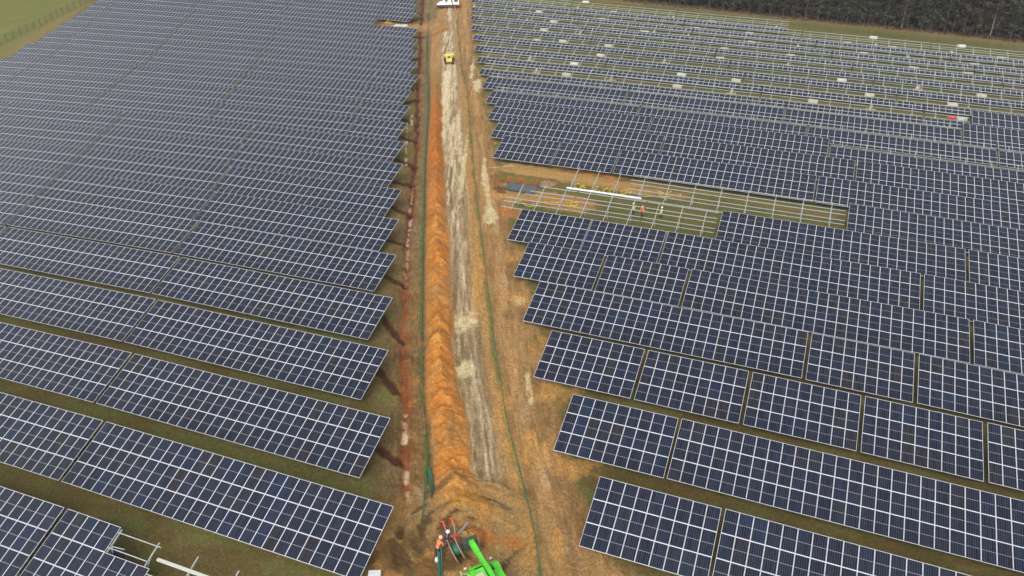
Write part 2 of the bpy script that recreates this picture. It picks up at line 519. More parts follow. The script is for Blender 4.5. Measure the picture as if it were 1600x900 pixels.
# loose soil dome beyond the ridge, raked into arcs
g = gp(682, 42); a0, b0 = g[:2] @ FW2, g[:2] @ RT2
rr_ = np.hypot((P-a0)/2.0, Q-b0)
m = ss(4.5, 3, rr_)
blend(cvec(176, 132, 82)[None]*(.85+.3*vn(rr_*2.2, P*0, 161)[:, None]), m*.8, 0)
Z += ss(4.5, 1, rr_)*.5
blend(cvec(160, 96, 48), seg_mask((676, 56), (698, 46), .9)*.6, 0)

# churned fan where the digging happens
g = gp(716, 838); a0, b0 = g[:2] @ FW2, g[:2] @ RT2
dp, dq = P-a0, Q-b0
rad = np.hypot(dp, dq*.85)
ang = np.arctan2(dp, dq)
fan = ss(7.2, 4.6, rad + wob*2.5)
sw = fbm(rad*1.5+ang*.9+nz2*1.2, ang*1.1, 171, 4)
fc = cvec(132, 106, 68)[None]*(1-sw[:, None]) + cvec(182, 146, 92)[None]*sw[:, None]
k1 = ss(.56, .64, sw)[:, None]; fc = fc*(1-k1) + k1*cvec(180, 132, 74)[None]
k1 = ss(.42, .34, sw)[:, None]; fc = fc*(1-k1) + k1*cvec(96, 72, 46)[None]
blend(fc, fan*.9, 0)
Z += fan*(sw-.5)*.45
blend(cvec(122, 98, 64)[None]*(.8+.4*n3[:, None]), ss(2.4, 1.2, np.hypot(dp+1.6, dq+1.3)+wob)*.8, 0)
blend(cvec(190, 116, 54), seg_mask((738, 838), (806, 846), .8, .8)*.6, 0)
blend(cvec(204, 142, 66), seg_mask((715, 775), (745, 790), 1.2, 1.0)*.7, 0)
blend(cvec(204, 140, 66), seg_mask((655, 884), (670, 872), .8, 1.0)*.6, 0)
# dark churned ground at the lower left of the fan
for a, b, wd in (((600, 870), (640, 850), 1.6), ((640, 895), (700, 880), 1.4)):
    blend(cvec(98, 72, 44)[None]*(.7+.6*n3[:, None]), seg_mask(a, b, wd, 1.2)*.7, .1)

# dug-over ground at the unfinished rows on the right
def zone(a, b, wd, col, k=.9, ns=1.2, g=0.0):
    sg = fbm(X*.22+3, Y*2.1, 301, 4)[:, None]
    blend(cvec(*col)[None]*(.62+.76*sg), seg_mask(a, b, wd, ns)*k, g)


zone((800, 262), (1000, 296), 3.0, (190, 146, 90))
zone((1000, 296), (1060, 306), 2.0, (180, 138, 88), .8)
zone((790, 300), (905, 320), 3.6, (192, 142, 84))
zone((790, 330), (860, 345), 2.2, (190, 126, 68), .85)
zone((1000, 283), (1300, 338), 1.6, (150, 122, 80), .75, 1.2, .4)
zone((795, 279), (860, 288), 1.5, (150, 88, 46), .85)
zone((776, 268), (778, 300), 1.0, (140, 92, 52), .6)
zone((870, 262), (990, 282), .8, (196, 124, 58), .8)
zone((779, 293), (782, 300), .9, (112, 82, 56), .8)
for a, b, wd in (((763, 262), (800, 259), .35), ((758, 270), (764, 325), .45), ((764, 325), (772, 340), .8)):
    blend(cvec(222, 198, 150), seg_mask(a, b, wd, .4)*.7, 0)
Z -= seg_mask((795, 280), (850, 288), 1.5)*.7
# notch in the far left field
zone((585, 36), (612, 42), 6.0, (138, 84, 50), .95, 2)
zone((600, 40), (662, 44), 4.0, (176, 138, 92), .8, 2)
zone((612, 44), (650, 42), 2.6, (172, 136, 88), .9, 2)
# grass verge, crop field and fence line beyond the left field
A_, B_ = gp(-40, 128)[:2], gp(140, 2)[:2]
dn = (B_-A_)/np.hypot(*(B_-A_)); nn = np.array([-dn[1], dn[0]])
side = (X-A_[0])*nn[0] + (Y-A_[1])*nn[1]
lf = (P > 100) & (Q < -60)
nzf = fbm(X/5, Y/5, 201)
blend(cvec(142, 122, 74)[None]*(.85+.3*nzf[:, None]), np.where(lf, ss(-1, 1.5, side), 0), .3)
blend(cvec(118, 124, 60)[None]*(.85+.3*nzf[:, None]), np.where(lf, ss(5, 7.5, side+wob*3), 0), .6)
blend(cvec(150, 140, 84)[None], np.where(lf, ss(15, 17, side+wob*3), 0)*.8, .5)
blend(cvec(116, 118, 58)[None]*(.95+.1*vn((X+Y)/30, side/2.4, 205)[:, None]), np.where(lf, ss(19, 22, side+wob*2), 0), .25)
# margin and wood floor beyond the right field
A2, B2 = gp(1000, 4)[:2], gp(1600, 66)[:2]
d2 = (B2-A2)/np.hypot(*(B2-A2)); n2 = np.array([-d2[1], d2[0]])
side2 = (X-A2[0])*n2[0] + (Y-A2[1])*n2[1]
rf = (P > 110) & (Q > -30)
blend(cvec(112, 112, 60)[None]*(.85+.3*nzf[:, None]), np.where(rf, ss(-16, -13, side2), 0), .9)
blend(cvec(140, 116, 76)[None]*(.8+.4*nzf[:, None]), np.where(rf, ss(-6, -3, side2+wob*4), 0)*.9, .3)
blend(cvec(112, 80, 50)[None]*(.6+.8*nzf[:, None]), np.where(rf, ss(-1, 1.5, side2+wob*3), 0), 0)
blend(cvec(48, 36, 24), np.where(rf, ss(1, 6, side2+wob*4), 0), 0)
m_rough = np.clip(rm_in + fan + ss(-2.5, .2, Q-sl)*ss(.5, -.5, Q-rl), 0, 1)
# mild roughness everywhere in the corridor
cl = fbm(X*2.3, Y*2.3, 401, 2)
Z += np.where(corr, (inside*.12+m_rough*.25)*np.clip(cl-.55, 0, 1), 0)
Z += np.where(corr, inside*(n3-.5)*.10 + inside*(streak-.5)*.12, 0)

nP, nQ = PG.shape
idx = np.arange(nP*nQ).reshape(nP, nQ)
quads = np.stack([idx[:-1, :-1], idx[:-1, 1:], idx[1:, 1:], idx[1:, :-1]], -1).reshape(-1, 4)[:, ::-1]
gm = D.meshes.new('ground')
gm.vertices.add(len(P)); gm.vertices.foreach_set('co', np.stack([X, Y, Z], -1).ravel())
gm.loops.add(len(quads)*4); gm.loops.foreach_set('vertex_index', quads.ravel().astype(np.int32))
gm.polygons.add(len(quads)); gm.polygons.foreach_set('loop_start', (np.arange(len(quads))*4).astype(np.int32))
gm.polygons.foreach_set('use_smooth', [True]*len(quads))
gm.update(calc_edges=True)
ca = gm.color_attributes.new('soil', 'FLOAT_COLOR', 'POINT')
ca.data.foreach_set('color', np.concatenate([C, GR[:, None]], 1).ravel())
ga = gm.attributes.new('grass', 'FLOAT', 'POINT')
ga.data.foreach_set('value', GR.astype(np.float32))

tk = gm.attributes.new('track', 'FLOAT_VECTOR', 'POINT')
qs = Q - np.where(Q < fr, rr, sr)
tk.data.foreach_set('vector', np.stack([P*.10, qs*1.0, inside*(1-rm_in)*(1-fan)], -1).astype(np.float32).ravel())
GK = 0.95            # soil reflectance relative to the survey colours
m = D.materials.new('ground_soil'); m.use_nodes = True
t_ = m.node_tree; b_ = t_.nodes['Principled BSDF']; N = t_.nodes; L_ = t_.links
geo = N.new('ShaderNodeNewGeometry')
at_ = N.new('ShaderNodeAttribute'); at_.attribute_name = 'soil'
ag_ = N.new('ShaderNodeAttribute'); ag_.attribute_name = 'grass'


def noise(scale, detail=5, rough=.6):
    n = N.new('ShaderNodeTexNoise'); n.inputs['Scale'].default_value = scale
    n.inputs['Detail'].default_value = detail; n.inputs['Roughness'].default_value = rough
    L_.new(geo.outputs['Position'], n.inputs['Vector'])
    return n


def rng(src, a, b, c, d):
    r = N.new('ShaderNodeMapRange')
    for i, v_ in enumerate((a, b, c, d)): r.inputs[i+1].default_value = v_
    L_.new(src, r.inputs[0]); return r.outputs[0]


def mth(op, a, b):
    n = N.new('ShaderNodeMath'); n.operation = op
    for i, s_ in enumerate((a, b)):
        if isinstance(s_, (int, float)): n.inputs[i].default_value = s_
        else: L_.new(s_, n.inputs[i])
    return n.outputs[0]


def mixc(f, a, b):
    n = N.new('ShaderNodeMix'); n.data_type = 'RGBA'
    if isinstance(f, (int, float)): n.inputs[0].default_value = f
    else: L_.new(f, n.inputs[0])
    for i, s_ in ((6, a), (7, b)):
        if isinstance(s_, tuple): n.inputs[i].default_value = (*s_, 1)
        else: L_.new(s_, n.inputs[i])
    return n.outputs[2]


nA, nB, nC, nD = noise(.55), noise(3.2, 6, .7), noise(11, 4, .7), noise(.16, 3)
gcol = mixc(rng(nA.outputs[0], .38, .62, 0, 1), (.165, .125, .052), (.125, .142, .034))
gcol = mixc(rng(nD.outputs[0], .42, .62, 0, .6), gcol, (.092, .096, .026))
vt = N.new('ShaderNodeTexVoronoi'); vt.inputs['Scale'].default_value = 2.6; L_.new(geo.outputs['Position'], vt.inputs['Vector'])
gcol = mixc(rng(vt.outputs['Distance'], .05, .35, .5, 0), gcol, (.085, .105, .026))
gcol = mixc(rng(nB.outputs[0], .56, .72, 0, .6), gcol, (.20, .16, .075))
col = mixc(mth('MULTIPLY', ag_.outputs['Fac'], .8), at_.outputs['Color'], gcol)
ta_ = N.new('ShaderNodeAttribute'); ta_.attribute_name = 'track'
tsx = N.new('ShaderNodeSeparateXYZ'); L_.new(ta_.outputs['Vector'], tsx.inputs[0])
tcm = N.new('ShaderNodeCombineXYZ'); L_.new(tsx.outputs[0], tcm.inputs[0]); L_.new(tsx.outputs[1], tcm.inputs[1])
st1 = N.new('ShaderNodeTexNoise'); st1.inputs['Scale'].default_value = 4.2; st1.inputs['Detail'].default_value = 5; st1.inputs['Roughness'].default_value = .75
L_.new(tcm.outputs[0], st1.inputs['Vector'])
stf = mth('ADD', mth('MULTIPLY', mth('SUBTRACT', rng(st1.outputs[0],   .32, .68, .70, 1.28), 1.0), tsx.outputs[2]), 1.0)
vo = N.new('ShaderNodeTexVoronoi'); vo.inputs['Scale'].default_value = 5.5; L_.new(geo.outputs['Position'], vo.inputs['Vector'])
soilm = mth('SUBTRACT', 1.0, mth('MULTIPLY', ag_.outputs['Fac'], .6))
clod = mth('ADD', 1.0, mth('MULTIPLY', soilm, mth('SUBTRACT', rng(vo.outputs['Distance'], .0, .55, 1.16, .76), 1.0)))
nE = noise(24, 3, .6)
dt = mth('MULTIPLY', mth('MULTIPLY', rng(nB.outputs[0], .3, .7, .70, 1.30), rng(nC.outputs[0], .3, .7, .74, 1.26)), mth('MULTIPLY', clod, rng(nE.outputs[0], .3, .7, .85, 1.15)))
vm = N.new('ShaderNodeVectorMath'); vm.operation = 'SCALE'
L_.new(col, vm.inputs[0]); L_.new(mth('MULTIPLY', mth('MULTIPLY', dt, stf), GK), vm.inputs['Scale'])
hh = N.new('ShaderNodeHueSaturation'); hh.inputs['Saturation'].default_value = 1.0; hh.inputs['Value'].default_value = 1.0; hh.inputs['Hue'].default_value = .502
L_.new(vm.outputs[0], hh.inputs['Color']); L_.new(hh.outputs[0], b_.inputs['Base Color'])
b_.inputs['Roughness'].default_value = .95
b_.inputs['Specular IOR Level'].default_value = .15
bp = N.new('ShaderNodeBump'); bp.inputs['Strength'].default_value = .9; bp.inputs['Distance'].default_value = .12
L_.new(mth('ADD', nB.outputs[0], mth('MULTIPLY', nC.outputs[0], .4)), bp.inputs['Height'])
L_.new(bp.outputs[0], b_.inputs['Normal'])
gm.materials.append(m)
tag(link('ground', gm), 'bare earth track between grassy fields of solar tables', 'ground', kind='structure')


def gz(x, y): return float(terr(x, y))


def gpt(px, py, h=0.0):
    g = gp(px, py, h)
    return Vector((g[0], g[1], g[2]))


# ------------------------------------------------------------------ materials
STEEL = mat('galvanised_steel', (.43, .46, .45), .5, .2, .15, 3)
STEEL_D = mat('post_steel', (.36, .38, .37), .5, .5, .15, 3)

# solar module glass: cells, silver frame, half-cut line and cell gaps from the module's own UV
pm_ = D.materials.new('solar_module'); pm_.use_nodes = True
t_ = pm_.node_tree; N = t_.nodes; L_ = t_.links; b_ = N['Principled BSDF']
uv = N.new('ShaderNodeUVMap'); uv.uv_map = 'UVMap'
sx = N.new('ShaderNodeSeparateXYZ'); L_.new(uv.outputs[0], sx.inputs[0])
fu = mth('FRACT', sx.outputs[0], 0.0); fv = mth('FRACT', sx.outputs[1], 0.0)
du = mth('SUBTRACT', .5, mth('ABSOLUTE', mth('SUBTRACT', fu, .5), 0.0))
dv = mth('SUBTRACT', .5, mth('ABSOLUTE', mth('SUBTRACT', fv, .5), 0.0))
frame = mth('MAXIMUM', mth('LESS_THAN', du, .025), mth('LESS_THAN', dv, .0175))
half = mth('LESS_THAN', mth('ABSOLUTE', mth('SUBTRACT', fv, .5), 0.0), .0075)
cu = mth('FRACT', mth('MULTIPLY', mth('SUBTRACT', fu, .034), 6/.932), 0.0)
cgap = mth('LESS_THAN', mth('SUBTRACT', .5, mth('ABSOLUTE', mth('SUBTRACT', cu, .5), 0.0)), .055)
cv = mth('FRACT', mth('MULTIPLY', fv, 24.0), 0.0)
rgap = mth('LESS_THAN', cv, .05)
fl_ = N.new('ShaderNodeCombineXYZ')
L_.new(mth('FLOOR', sx.outputs[0], 0.0), fl_.inputs[0]); L_.new(mth('FLOOR', sx.outputs[1], 0.0), fl_.inputs[1])
oi = N.new('ShaderNodeObjectInfo'); L_.new(mth('MULTIPLY', oi.outputs['Random'], 517.0), fl_.inputs[2])
wn = N.new('ShaderNodeTexWhiteNoise'); wn.noise_dimensions = '3D'; L_.new(fl_.outputs[0], wn.inputs['Vector'])
# every cell block carries its own crystal tint
c2 = N.new('ShaderNodeCombineXYZ')
L_.new(mth('FLOOR', mth('MULTIPLY', sx.outputs[0], 6.0), 0.0), c2.inputs[0])
L_.new(mth('FLOOR', mth('MULTIPLY', sx.outputs[1], 2.0), 0.0), c2.inputs[1]); L_.new(fl_.outputs[0], c2.inputs[2])
L_.new(mth('MULTIPLY', oi.outputs['Random'], 31.0), c2.inputs[2])
wn2 = N.new('ShaderNodeTexWhiteNoise'); wn2.noise_dimensions = '3D'; L_.new(c2.outputs[0], wn2.inputs['Vector'])
rmp = N.new('ShaderNodeValToRGB'); L_.new(wn.outputs['Value'], rmp.inputs[0])
el = rmp.color_ramp.elements
el[0].position = 0; el[0].color = (.010, .014, .030, 1)
el[1].position = 1; el[1].color = (.009, .021, .056, 1)
for p_, c_ in ((.35, (.011, .016, .036)), (.65, (.015, .016, .032)), (.85, (.009, .018, .044)), (.94, (.019, .016, .024)), (.975, (.016, .019, .024))):
    e = el.new(p_); e.color = (*c_, 1)
hsv = N.new('ShaderNodeHueSaturation'); L_.new(rmp.outputs[0], hsv.inputs['Color'])
L_.new(rng(wn2.outputs['Value'], 0, 1, .55, 1.05), hsv.inputs['Value'])
c = mixc(mth('MULTIPLY', rgap, .04), hsv.outputs[0], (.45, .47, .52))
c = mixc(mth('MULTIPLY', cgap, .13), c, (.48, .50, .56))
c = mixc(mth('MULTIPLY', half, .50), c, (.56, .58, .62))
c = mixc(mth('MULTIPLY', frame, 1.0), c, (.60, .62, .66))
L_.new(c, b_.inputs['Base Color'])
L_.new(mth('ADD', .14, mth('MULTIPLY', frame, .3)), b_.inputs['Roughness'])
b_.inputs['IOR'].default_value = 1.47
tcn = N.new('ShaderNodeTexNoise'); tcn.inputs['Scale'].default_value = .6
bpn = N.new('ShaderNodeBump'); bpn.inputs['Strength'].default_value = .05
MODULE = pm_
BACK = mat('module_backsheet', (.30, .31, .33), .6)

# ------------------------------------------------------------------ solar tables
CT, ST = math.cos(TILT), math.sin(TILT)
MH = SLOPE_LEN/3


def on_slope(x, s, up=0.0):
    """local point: x along the table, s metres up the slope, up metres off the glass plane"""
    return (x, s*CT - up*ST, LOW_Z + s*ST + up*CT)


def module_box(mb, i, j, x0=0.0):
    a, b = i*MOD_W + .008 - x0, (i+1)*MOD_W - .008 - x0
    s0, s1 = j*MH + .008, (j+1)*MH - .008
    lo_ = [on_slope(a, s0, -.035), on_slope(b, s0, -.035), on_slope(b, s1, -.035), on_slope(a, s1, -.035)]
    hi_ = [on_slope(a, s0, 0), on_slope(b, s0, 0), on_slope(b, s1, 0), on_slope(a, s1, 0)]
    e = 1e-3
    if x0 or (i == 0 and j == 0 and mb.single):
        U0, V0 = 0, 0
    else:
        U0, V0 = i, j
    mb.hexa(lo_ + hi_, 0, [(U0+e, V0+e), (U0+1-e, V0+e), (U0+1-e, V0+1-e), (U0+e, V0+1-e)])


_cache = {}


def one_module():
    if 'mod' not in _cache:
        mb = MB(); mb.single = True
        module_box(mb, 0, 0)
        mb.m = [0]*len(mb.f); mb.m[0] = 1
        _cache['mod'] = mb.mesh('solar_module', [MODULE, BACK])
    return _cache['mod']


def array_mesh(n, rows):
    k = ('arr', n, rows)
    if k not in _cache:
        mb = MB(); mb.single = False
        for i in range(n):
            for j in range(rows): module_box(mb, i, j)
        _cache[k] = mb.mesh('panel_array', [MODULE, BACK])
    return _cache[k]


PURLIN_S = [MH*(j+f) for j in range(3) for f in (.2, .8)]


def purlin_mesh(x0, x1):
    k = ('pur', round(x0, 2), round(x1, 2))
    if k not in _cache:
        mb = MB(); mb.bar(on_slope(x0, 0, -.085), on_slope(x1, 0, -.085), .06, .09, up=(0, -ST, CT))
        _cache[k] = mb.mesh('purlin', STEEL)
    return _cache[k]


def rafter_xs(n):
    Lx = n*MOD_W
    k = max(2, round(Lx/3.54))
    return [Lx*(i+.5)/k for i in range(k)]


def rafter_mesh():
    if 'raf' not in _cache:
        mb = MB(); mb.bar(on_slope(0, .12, -.19), on_slope(0, SLOPE_LEN-.1, -.19), .07, .11, up=(0, -ST, CT))
        _cache['raf'] = mb.mesh('rafter', STEEL)
    return _cache['raf']


def post_mesh():
    if 'post' not in _cache:
        mb = MB()
        s_ = SLOPE_LEN*.56
        p = on_slope(0, s_, -.25)
        mb.bar((0, p[1], -.35), p, .10, .08)
        q = on_slope(0, SLOPE_LEN*.24, -.25)
        mb.bar((.06, p[1]-.03, .55), (.06, q[1], q[2]), .05, .05)
        q = on_slope(0, SLOPE_LEN*.84, -.25)
        mb.bar((-.06, p[1]+.03, .75), (-.06, q[1], q[2]), .05, .05)
        _cache['post'] = mb.mesh('post', STEEL_D)
    return _cache['post']


def frame_mesh(n):
    k = ('fr', n)
    if k not in _cache:
        mb = MB(); Lx = n*MOD_W
        for s_ in PURLIN_S: mb.bar(on_slope(.02, s_, -.085), on_slope(Lx-.02, s_, -.085), .06, .09, up=(0, -ST, CT))
        for x in rafter_xs(n):
            mb.bar(on_slope(x, .12, -.19), on_slope(x, SLOPE_LEN-.1, -.19), .07, .11, up=(0, -ST, CT))
            p = on_slope(x, SLOPE_LEN*.56, -.25)
            mb.bar((x, p[1], -.4), p, .10, .08)
            for f in (.24, .84):
                q = on_slope(x, SLOPE_LEN*f, -.25)
                mb.bar((x+.06, p[1], .6), (x+.06, q[1], q[2]), .05, .05)
        _cache[k] = mb.mesh('frame', STEEL)
    return _cache[k]


DY = {'R': {1: -.2, 3: .2, 4: .2, 5: .15}, 'L': {13: 1.2, 14: 1.1, 15: 1.1, 16: 1.1, 17: 1.2, 18: 1.2, 19: 1.2, 20: 1.2, 21: 1.2, 22: 1.2, 23: 1.2}}


def wpt(blk, r, x, v, h=0.0):
    """world point x along row r of a block, v metres (level) behind its low edge"""
    y = (Y_L if blk == 'L' else Y_R) + (r-1)*ROW_P + v + DY[blk].get(r, 0)
    if blk == 'R':
        y += (r-1)*R_DP
        x, y = x*math.cos(R_ROT)-(y-60)*math.sin(R_ROT), 60+x*math.sin(R_ROT)+(y-60)*math.cos(R_ROT)
    return Vector((x, y, gz(x, y)+h))


def root_matrix(blk, r, x0, x1, n):
    p0, p1, p2 = wpt(blk, r, x0, 0), wpt(blk, r, x1, 0), wpt(blk, r, (x0+x1)/2, SLOPE_LEN*CT)
    mid_ = wpt(blk, r, (x0+x1)/2, 0)
    ux = (p1-p0)
    sxl = ux.length/(n*MOD_W)
    ux.normalize()
    uy = (p2-mid_); uy = (uy - ux*uy.dot(ux)).normalized()
    uz = ux.cross(uy)
    o = mid_ - ux*(n*MOD_W*sxl/2)
    return Matrix(((ux.x*sxl, uy.x, uz.x, o.x), (ux.y*sxl, uy.y, uz.y, o.y), (ux.z*sxl, uy.z, uz.z, o.z), (0, 0, 0, 1)))


ORD = ['first', 'second', 'third', 'fourth', 'fifth', 'sixth', 'seventh', 'eighth', 'ninth', 'tenth', 'eleventh', 'twelfth', 'thirteenth',
       'fourteenth', 'fifteenth', 'sixteenth', 'seventeenth', 'eighteenth', 'nineteenth', 'twentieth', 'twenty-first', 'twenty-second',
       'twenty-third', 'twenty-fourth', 'twenty-fifth', 'twenty-sixth']


def table(blk, r, x0, n, k, rows=3, x1=None, detail=False, purl=None, gone=()):
    """one solar table; rows = module rows mounted, counted from the low edge; gone = cells (i, j) left empty"""
    if x1 is None: x1 = x0 + n*MOD_W
    fld = 'left' if blk == 'L' else 'right'
    rw = ORD[r] if blk == 'L' else ORD[r-1]
    bare = rows < 3
    look = {3: 'fully covered solar table', 2: 'solar table missing its top panel row', 1: 'solar table with only its lowest panel row',
            0: 'bare steel solar table frame'}[rows]
    if gone: look = 'part filled solar table with bare rails'
    nm = 'solar_table' if rows else 'bare_table_frame'
    rt = empty(nm)
    rt.matrix_world = root_matrix(blk, r, x0, x1, n)
    tag(rt, '%s, %s from track, %s row, %s field' % (look, ORD[k], rw, fld), 'solar table',
        'solar tables of the %s field' % fld)
    if rows and (detail or gone):
        for j in range(rows):
            for i in range(n):
                if (i, j) in gone: continue
                o = link('solar_panel', one_module(), rt)
                o.location = (i*MOD_W, j*MH*CT, j*MH*ST)
    elif rows:
        link('panel_array', array_mesh(n, rows), rt)
    if bare or gone:
        Lx = n*MOD_W
        for a_ in range(6):
            s_ = PURLIN_S[a_]
            e0, e1 = (0, Lx) if purl is None or a_ not in purl else purl[a_]
            if e1 <= e0: continue
            o = link('purlin', purlin_mesh(e0+.02, e1-.02), rt); o.location = (0, s_*CT, s_*ST)
        for x in rafter_xs(n):
            o = link('rafter', rafter_mesh(), rt); o.location = (x, 0, 0)
            o = link('post', post_mesh(), rt); o.location = (x, 0, 0)
    else:
        link('frame', frame_mesh(n), rt)
    return rt


def in_view(blk, r, x0, x1):
    ok = False
    for x in np.linspace(x0, x1, 7):
        for v, h in ((0, .6), (SLOPE_LEN*CT, 2.5)):
            a, b = proj(wpt(blk, r, x, v, h))
            if -25 < a < 1625 and -25 < b < 925: ok = True
    return ok


L_END = {0: -20.0, 1: -24.88, 2: -29.93, 3: -34.93, 4: -39.23, 5: -43.51, 6: -47.84, 7: -52.09, 8: -56.53, 9: -60.77, 10: -64.9, 11: -69.04, 12: -73.23,
         13: -76.6, 14: -81.5, 15: -85.9, 16: -90.3, 17: -94.7, 18: -99.2, 19: -103.6, 20: -108.0, 21: -112.4, 22: -116.8}
GAP = .3
for r in range(1, 23):
    x = L_END[r]
    limit = -182.5 - 3.45*(r-12.3) if r >= 8 else -400
    first = True; k = 0
    stretch = 1.0 if r < 5 else 28.65/28.35
    if r == 18: x = -110.2; first = False
    while True:
        n = 9 if (first and r >= 10) else 27
        first = False
        if x - 3 < limit: break
        ln = n*MOD_W*stretch
        if x - ln < limit:
            n = int((x-limit)/MOD_W)
            if n < 3: break
            ln = n*MOD_W
        if not in_view('L', r, x-ln, x): break
        table('L', r, x-ln, n, k, x1=x, detail=(r <= 6))
        x -= ln + GAP; k += 1
# nearest row of the left field: a full table and one still being filled
X0 = -48.45
table('L', 0, X0-.3-27*MOD_W, 27, 1, detail=True)
gone = {(i, 2) for i in range(5, 27)} | {(i, j) for i in range(9, 27) for j in (0, 1)}
table('L', 0, X0, 27, 0, gone=gone, purl={5: (4.9, 9.3), 4: (4.9, 8.9), 3: (9.0, 12.4), 2: (9, 13), 1: (9, 15), 0: (9, 15)})

TR = {1: [(-11.49, 9, 3), (-1.79, 27, 3)],
      2: [(-16.37, 9, 3), (-6.68, 27, 3), (21.97, 27, 3)],
      3: [(-21.26, 9, 3), (-11.45, 9, 3), (-1.65, 9, 3), (8.12, 9, 3), (17.9, 27, 3)],
      4: [(-25.5, 27, 3), (3.2, 9, 3), (13.0, 27, 3)],
      5: [(-29.78, 9, 3), (-20.0, 9, 3), (-10.2, 27, 3, 18.3), (18.65, 27, 3)],
      6: [(-33.78, 9, 3), (-24.2, 9, 3), (-14.5, 27, 3, 14.2), (14.55, 27, 3)],
      7: [(-38.2, 9, 0), (-28.5, 9, 0), (-18.9, 9, 0), (-9.05, 27, 3, 19.65), (20.0, 27, 3)],
      8: [(-32.6, 9, 0), (-22.9, 27, 0, 6.2), (6.5, 27, 3)],
      9: [(-46.18, 9, 3), (-36.5, 9, 3), (-26.75, 27, 3, 2.0), (2.3, 27, 3, 31.0), (31.3, 12, 3)],
      10: [(-50.1, 27, 3, -21.75), (-21.45, 27, 3, 7.25), (7.55, 27, 3, 36.25)],
      11: [(-54.11, 27, 3, -25.7), (-25.4, 27, 3, 3.3), (3.6, 27, 2, 32.3), (32.6, 12, 2)],
      12: [(-58.07, 27, 2, -29.4), (-29.1, 27, 2, -.4), (-.1, 27, 2, 28.6), (28.9, 12, 2)],
      13: [(-62.4, 27, 2, -33.7), (-33.4, 27, 2, -4.7), (-4.4, 27, 2, 24.3), (24.6, 20, 3)],
      14: [(-66.76, 27, 1), (-38.1, 27, 1), (-9.45, 27, 1), (19.2, 7, 1), (26.9, 20, 3)]}
R_START = {15: -71.0, 16: -75.02, 17: -79.13, 18: -83.43, 19: -87.21, 20: -90.74, 21: -94.31}
for r, lst in TR.items():
    for k, e in enumerate(lst):
        x1 = e[3] if len(e) > 3 else e[0] + e[1]*MOD_W
        if not in_view('R', r, e[0], x1): continue
        pl = None
        if r == 7 and k == 0: pl = {5: (4.0, 9.45), 4: (3.0, 9.45), 3: (2.4, 9.45)}
        if r == 8 and k == 0: pl = {a_: (9, 9) for a_ in range(6)}
        table('R', r, e[0], e[1], k, rows=e[2], x1=x1, detail=(r <= 6 and e[2] == 3), purl=pl)
for r, x in R_START.items():
    k = 0
    while x < 60:
        n = 27
        if r == 21 and x + n*MOD_W > -8.1: n = int((-8.1-x)/MOD_W)
        if n < 3: break
        if not in_view('R', r, x, x+n*MOD_W): break
        table('R', r, x, n, k, rows=1)
        x += n*MOD_W + GAP; k += 1

# ------------------------------------------------------------------ pallets of panels waiting in the gaps
CARD = mat('pale_cardboard', (.60, .53, .41), .8, 0, .12, 3)
CARDW = mat('white_wrap', (.70, .69, .65), .5, 0, .06, 3)
WOOD = mat('pallet_wood', (.45, .31, .17), .85, 0, .2, 5)
RED = mat('red_wrap', (.62, .05, .04), .5)


def pallet(kind):
    """kind 0 flat stack on a pallet, 1 a few upright panels leaning on a prop, 2 white wrapped"""
    rt = empty(['panel_pallet', 'upright_panel_crate', 'panel_pallet'][kind])
    w_, d_ = (2.1, 1.15)
    mb = MB()
    for y in (-.45, 0, .45): mb.box((0, y, .05), (w_, .1, .1))
    for x in np.linspace(-.95, .95, 7): mb.box((x, 0, .115), (.12, 1.1, .03))
    mb.build('pallet', WOOD, rt)
    if kind == 1:
        mb = MB()
        R = Matrix.Rotation(math.radians(14), 3, 'Y')
        for i in range(4): mb.box((-.2+.11*i, 0, .55), (.05, .95, .85), M=R)
        mb.build('upright_panels', CARDW, rt)
        mb = MB(); mb.bar((.5, -.3, .13), (.2, -.3, .8), .06); mb.bar((.5, .3, .13), (.2, .3, .8), .06)
        mb.build('prop', WOOD, rt)
    else:
        mb = MB(); mb.box((0, 0, .40), (w_-.06, 1.08, .52))
        mb.build('carton', CARDW if kind == 2 else CARD, rt, bevel=.03)
        mb = MB()
        for x in (-.6, .6):
            mb.box((x, 0, .40), (.05, 1.095, .535))
        mb.build('strap', STEEL_D, rt)
    return rt


def copy_tree(o, parent=None):
    c_ = o.copy(); COL.objects.link(c_)
    if parent is not None: c_.parent = parent
    for ch in list(o.children): copy_tree(ch, c_)
    return c_


PAL = [(735, 3, 0), (803, 16, 1), (844, 17, 0), (893, 21, 1), (906, 10, 2), (952, 25, 0), (866, 33, 0), (931, 38, 0), (811, 41, 1), (852, 45, 0), (908, 51, 1),
       (1021, 52, 1), (1046, 35, 1), (1108, 40, 0), (1082, 52, 0), (1000, 58, 2), (881, 63, 0), (1167, 60, 2), (1069, 65, 1), (952, 70, 0), (1170, 74, 0),
       (826, 73, 0), (1126, 87, 0), (940, 85, 0), (830, 91, 1), (899, 98, 2), (1039, 95, 1), (1119, 102, 0), (1066, 115, 2), (839, 111, 1), (887, 115, 0),
       (956, 123, 1), (1151, 124, 0), (1059, 134, 0), (1143, 144, 1), (1210, 50, 1), (1365, 66, 2), (1323, 76, 0), (1368, 77, 1), (1395, 83, 0),
       (1505, 79, 2), (1244, 82, 1), (1349, 93, 0), (1420, 101, 1), (1489, 92, 1), (1569, 100, 2), (1232, 97, 0), (1527, 111, 0), (1430, 118, 0),
       (1227, 114, 1), (1315, 124, 2), (1518, 128, 0), (1433, 137, 1), (1358, 147, 0), (1532, 148, 0), (1270, 157, 0), (1487, 162, 0), (1360, 169, 1), (1502, 186, 2)]
protos = {}
